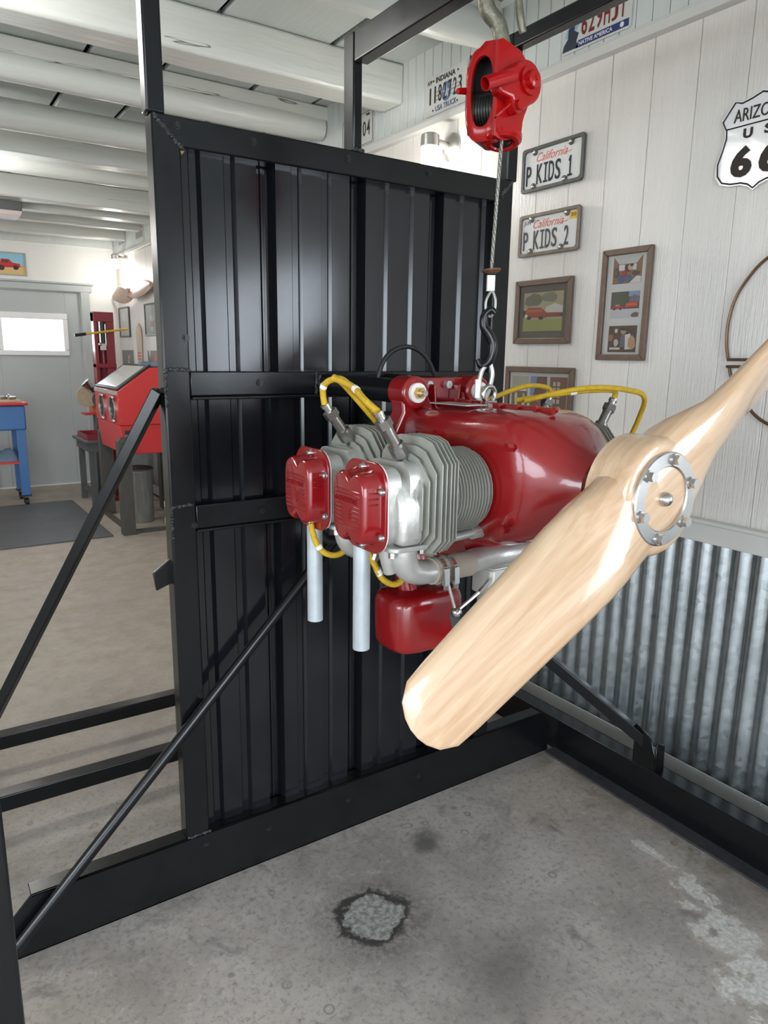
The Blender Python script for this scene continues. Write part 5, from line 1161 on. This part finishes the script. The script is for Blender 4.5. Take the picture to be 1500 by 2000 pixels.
# abrasive blast cabinet
t = thing('blast_cabinet', 'bright red abrasive blast cabinet with sloping window and two arm ports', 'cabinet', (1.7, 6.2, 0.62))
Ya, Yb = 5.82, 6.60
MB().prism([(1.380, 0.862), (1.380, 1.124), (1.638, 1.308), (2.00, 1.311), (2.00, 0.862)], XZ, Ya, Yb).build('body', m_cabred, t, bevel=0.006)
MB().prism([(1.382, 0.861), (1.410, 0.634), (2.00, 0.625), (2.00, 0.861)], XZ, Ya + 0.012, Yb - 0.012).build('hopper', m_cabred, t, bevel=0.006)
def slope(a, b, d):       # a along Y, b up the slope 0..1, d outwards
    n_ = Vector((-0.184, 0, 0.258)).normalized(); p = Vector((1.380, a, 1.124)).lerp(Vector((1.638, a, 1.308)), b); return p + n_ * d
lid = MB().prism([(Ya + 0.01, 0.03), (Yb - 0.01, 0.03), (Yb - 0.01, 1.06), (Ya + 0.01, 1.06)], slope, 0.0, 0.016).build('window_frame', m_rubber, t, bevel=0.004)
MB().prism([(Ya + 0.08, 0.10), (Yb - 0.08, 0.10), (Yb - 0.08, 0.95), (Ya + 0.08, 0.95)], slope, 0.012, 0.020).build('view_window', mat('dusty_glass', (0.62, 0.64, 0.62), 0.25, coat=0.4), lid)
MB().box(1.373, 1.395, Ya + 0.005, Yb - 0.005, 1.098, 1.124).build('front_strip', m_chan, t)
for yc in (5.98, 6.33):
    v = []; n = 28; f_ = []
    for r_, x in ((1.0, 1.381), (1.0, 1.366), (0.86, 1.364), (0.84, 1.381)):
        for i in range(n): a = 2 * math.pi * i / n; v.append((x, yc + 0.105 * r_ * math.cos(a), 0.985 + 0.105 * r_ * math.sin(a)))
    for k in range(3):
        for i in range(n): j = (i + 1) % n; f_.append((k * n + i, k * n + j, (k + 1) * n + j, (k + 1) * n + i))
    o = MB().add(v, f_).build('arm_port', m_nickel, t)
    MB().cyl((1.3795, yc, 0.985), (1.376, yc, 0.985), 0.090, n=28).build('glove_opening', m_hoistin, o)
    MB().sphere((1.362, yc - 0.09, 1.075), 0.016, 10).build('clamp_knob', m_steel, o); MB().sphere((1.362, yc - 0.09, 0.892), 0.016, 10).build('clamp_knob', m_steel, o)
MB().box(1.420, 1.522, Ya + 0.004, Ya + 0.012, 0.724, 0.822).build('warning_label', flat((0.55, 0.50, 0.42)), t)
MB().box(1.420, 1.522, Ya + 0.001, Ya + 0.005, 0.790, 0.822).box(1.468, 1.520, Ya + 0.001, Ya + 0.005, 0.728, 0.782).build('label_print', flat((0.20, 0.19, 0.18)), t)
mb = MB()
for z in (1.06, 0.98, 0.90): mb.sphere((1.395, Ya - 0.001, z), 0.005, 8)
mb.build('rivets', m_steel, t, kind='stuff')
for x0, y0 in ((1.345, 5.735), (1.40, 6.62), (1.915, 5.735), (1.915, 6.62)):
    zt_ = 0.745
    mb = MB().box(x0, x0 + 0.095, y0, y0 + 0.09, 0, zt_)
    mb.loft([[(x0, y0, zt_), (x0 + 0.095, y0, zt_), (x0 + 0.095, y0 + 0.09, zt_), (x0, y0 + 0.09, zt_)], [(x0 + 0.025, y0 + 0.025, zt_ + 0.03), (x0 + 0.07, y0 + 0.025, zt_ + 0.03), (x0 + 0.07, y0 + 0.065, zt_ + 0.03), (x0 + 0.025, y0 + 0.065, zt_ + 0.03)]])
    mb.build('leg', m_dkwood, t)
MB().box(1.38, 1.99, 5.765, 5.80, 0.0, 0.03).box(1.395, 1.43, 5.82, 6.62, 0.0, 0.03).build('floor_runner', m_dkwood, t)
# rag on the cabinet
rings = []
nx, ny = 22, 12; v = []; f_ = []
for i in range(nx + 1):
    for j in range(ny + 1):
        x = 1.63 + 0.34 * i / nx; y = 5.86 + 0.34 * j / ny
        edge = min(i, nx - i, j, ny - j); h = 0.0 if edge == 0 else 0.030 + 0.035 * mnoise.noise(Vector((x * 11, y * 11, 3)))
        v.append((x + 0.02 * mnoise.noise(Vector((x * 8, y * 8, 9))), y + 0.02 * mnoise.noise(Vector((x * 8, y * 8, 5))), 1.3125 + max(0.002, h)))
for i in range(nx):
    for j in range(ny): a = i * (ny + 1) + j; f_.append((a, a + ny + 1, a + ny + 2, a + 1))
tag(MB().add(v, f_).build('shop_rag', m_denim, sharp=80), 'crumpled blue denim rag lying on top of the red cabinet', 'cloth')

# bin under the cabinet
t = thing('trash_can', 'battered grey metal can standing under the red cabinet', 'can', (1.60, 6.22, 0))
MB().lathe((1.60, 6.22, 0.0), (0, 0, 1), [(0, 0.112), (0.012, 0.116), (0.43, 0.122), (0.435, 0.126), (0.448, 0.126), (0.45, 0.118)], 28).build('can', m_can, t)
MB().lathe((1.60, 6.22, 0.449), (0, 0, 1), [(0, 0.130), (0.012, 0.130), (0.020, 0.12), (0.030, 0.06), (0.034, 0.01)], 28).build('lid', m_grey, t)
# jug by the post
t = thing('bottle', 'white plastic jug with green label beside the can', 'bottle', (1.80, 5.98, 0))
MB().lathe((1.80, 5.98, 0.0), (0, 0, 1), [(0, 0.05), (0.01, 0.055), (0.19, 0.055), (0.24, 0.03), (0.26, 0.02)], 20).build('jug', m_nylon, t)
MB().cyl((1.80, 5.98, 0.06), (1.80, 5.98, 0.15), 0.0558, n=20).build('jug_label', flat((0.35, 0.55, 0.40)), t)
MB().cyl((1.80, 5.98, 0.26), (1.80, 5.98, 0.285), 0.022, n=16).build('cap', flat((0.3, 0.4, 0.5)), t)

# shop press
t = thing('hydraulic_press', 'dark red upright shop press with yellow pump handle behind the cabinet', 'press', (1.65, 7.36, 0))
for x0, x1 in ((1.557, 1.590), (1.660, 1.740)):
    MB().box(x0, x1, 7.30, 7.42, 0.03, 1.785).build('column', m_pressred, t, bevel=0.004)
MB().box(1.557, 1.740, 7.295, 7.425, 1.70, 1.79).build('head_beam', m_pressred, t, bevel=0.004)
MB().box(1.557, 1.740, 7.285, 7.435, 1.275, 1.315).build('bed_beam', m_pressred, t, bevel=0.004)
MB().box(1.557, 1.740, 7.40, 7.415, 0.5, 1.70).build('back_plate', m_pressred, t)
MB().box(1.552, 1.80, 7.18, 7.54, 0.0, 0.035).build('base', m_pressred, t, bevel=0.003)
j_ = MB().box(1.598, 1.652, 7.27, 7.34, 1.44, 1.50).cyl((1.610, 7.30, 1.50), (1.610, 7.30, 1.70), 0.016, n=14).cyl((1.655, 7.285, 1.48), (1.655, 7.285, 1.68), 0.010, n=12).sphere((1.595, 7.27, 1.492), 0.018, 10).build('jack', m_steel, t)
MB().cyl((1.632, 7.28, 1.50), (1.632, 7.28, 1.70), 0.018, n=16).build('jack_ram', m_rubber, j_)
MB().cyl((1.630, 7.30, 1.32), (1.630, 7.30, 1.44), 0.012, n=12).build('press_pin', m_pressred, t)
h_ = MB().cyl((1.47, 7.26, 1.583), (1.855, 7.26, 1.640), 0.0105, n=12).build('pump_handle', mat('yellow_paint', (0.66, 0.44, 0.05), 0.4), t)
MB().cyl((1.377, 7.26, 1.569), (1.475, 7.26, 1.5837), 0.014, n=12).build('grip', m_rubber, h_)

# side table and tray
t = thing('side_table', 'small dark grey wooden work table by the rear door', 'table', (1.5, 7.4, 0))
MB().box(1.345, 1.545, 6.98, 7.58, 0.595, 0.62).build('tabletop', m_grey, t, bevel=0.004)
MB().box(1.375, 1.530, 7.01, 7.55, 0.515, 0.595).build('apron', m_grey, t)
for x0, y0 in ((1.385, 7.48), (1.385, 7.02), (1.475, 7.48), (1.475, 7.02)):
    MB().box(x0, x0 + 0.05, y0, y0 + 0.05, 0, 0.52).build('leg', m_grey, t)
MB().box(1.395, 1.43, 7.07, 7.48, 0.10, 0.14).build('stretcher', m_grey, t)
t = thing('parts_tray', 'shallow dark red metal tray on the side table', 'tray', (1.5, 7.3, 0.62))
MB().box(1.38, 1.535, 7.05, 7.50, 0.6205, 0.628).build('tray_floor', m_pressred, t)
MB().box(1.38, 1.386, 7.05, 7.50, 0.628, 0.67).box(1.529, 1.535, 7.05, 7.50, 0.628, 0.67).box(1.386, 1.529, 7.05, 7.056, 0.628, 0.67).box(1.386, 1.529, 7.494, 7.50, 0.628, 0.67).build('tray_rim', m_pressred, t)

# bench grinder on its pedestal
t = thing('bench_grinder', 'orange bench grinder with tan buffing wheel on a slim pedestal', 'grinder', (1.56, 7.78, 0))
MB().box(1.50, 1.74, 7.70, 7.88, 0.80, 0.82).build('mounting_plate', m_cabred, t, bevel=0.003)
MB().cyl((1.63, 7.79, 0.02), (1.63, 7.79, 0.80), 0.035, n=16).box(1.50, 1.76, 7.66, 7.92, 0.0, 0.02).build('pedestal', m_grey, t)
MB().cyl((1.63, 7.70, 0.93), (1.63, 7.90, 0.93), 0.065, n=22).box(1.58, 1.68, 7.73, 7.87, 0.82, 0.90).build('motor', m_orange, t, bevel=0.004)
MB().cyl((1.535, 7.66, 0.99), (1.535, 7.69, 0.99), 0.105, n=28).cyl((1.535, 7.67, 0.99), (1.63, 7.70, 0.94), 0.012, n=10).build('buffing_wheel', m_beige, t)
MB().cyl((1.655, 7.63, 0.955), (1.655, 7.69, 0.955), 0.085, n=24).build('wheel_guard', m_grey, t)
t = thing('work_lamp', 'small silver and black clamp lamp beside the press column', 'lamp', (1.55, 7.62, 1.10))
MB().cyl((1.555, 7.60, 1.07), (1.50, 7.60, 1.13), 0.03, 0.05, n=18).build('lamp_head', m_steel, t)
MB().cyl((1.560, 7.60, 1.075), (1.585, 7.60, 1.04), 0.022, n=14).cyl((1.585, 7.60, 1.04), (1.585, 7.425, 1.04), 0.01, n=10).build('lamp_arm', m_rubber, t)

# parts washer
t = thing('parts_washer', 'blue parts washer tub with red rim on castered legs', 'washer', (0.66, 7.6, 0))
MB().box(0.36, 0.920, 7.35, 7.80, 0.71, 0.935).build('tub', m_blue, t, bevel=0.015, seg=3)
MB().box(0.335, 0.945, 7.325, 7.825, 0.935, 0.962).build('rim', m_cabred, t, bevel=0.010)
MB().box(0.40, 0.90, 7.37, 7.77, 0.962, 0.985).build('lid', m_beige, t, bevel=0.004)
for x0, y0 in ((0.835, 7.36), (0.835, 7.72), (0.37, 7.36), (0.37, 7.72)):
    l_ = MB().box(x0, x0 + 0.072, y0, y0 + 0.07, 0.10, 0.715).build('leg', m_blue, t, bevel=0.003)
    MB().box(x0 - 0.006, x0 + 0.078, y0 - 0.006, y0 + 0.076, 0.088, 0.104).cyl((x0 + 0.02, y0 + 0.035, 0.036), (x0 + 0.052, y0 + 0.035, 0.036), 0.036, n=18).box(x0 + 0.012, x0 + 0.018, y0 + 0.015, y0 + 0.055, 0.03, 0.09).build('caster', m_rubber, l_)
MB().box(0.38, 0.90, 7.37, 7.78, 0.40, 0.42).build('shelf', m_cabred, t)
t = thing('tool_tray', 'loose silver tools heaped on the blue washer lid', 'tools', (0.8, 7.5, 0.985))
MB().cyl((0.74, 7.5, 1.0), (0.84, 7.55, 1.0), 0.015, n=10).cyl((0.80, 7.42, 1.0), (0.86, 7.46, 1.0), 0.015, n=10).sphere((0.80, 7.50, 1.015), 0.022, 10, (1.2, 1, 0.8)).build('sockets', m_steel, t, kind='stuff')
v = []; f_ = []
for i in range(15):
    for j in range(11):
        x = 0.58 + 0.26 * i / 14; y = 7.40 + 0.30 * j / 10; e = min(i, 14 - i, j, 10 - j)
        v.append((x, y, 0.421 + (0 if e == 0 else max(0.01, 0.07 + 0.08 * mnoise.noise(Vector((x * 9, y * 9, 1)))))))
for i in range(14):
    for j in range(10): a = i * 11 + j; f_.append((a, a + 11, a + 12, a + 1))
tag(MB().add(v, f_).build('rag_bundle', m_denim, sharp=80), 'bundle of bluish rags on the lower shelf of the washer', 'cloth')

# floor mat
o = MB().box(0.30, 1.270, 5.755, 7.40, 0.0, 0.012).build('floor_mat', m_mat, bevel=0.004)
tag(o, 'grey rubber mat lying on the floor in front of the red cabinet', 'mat')
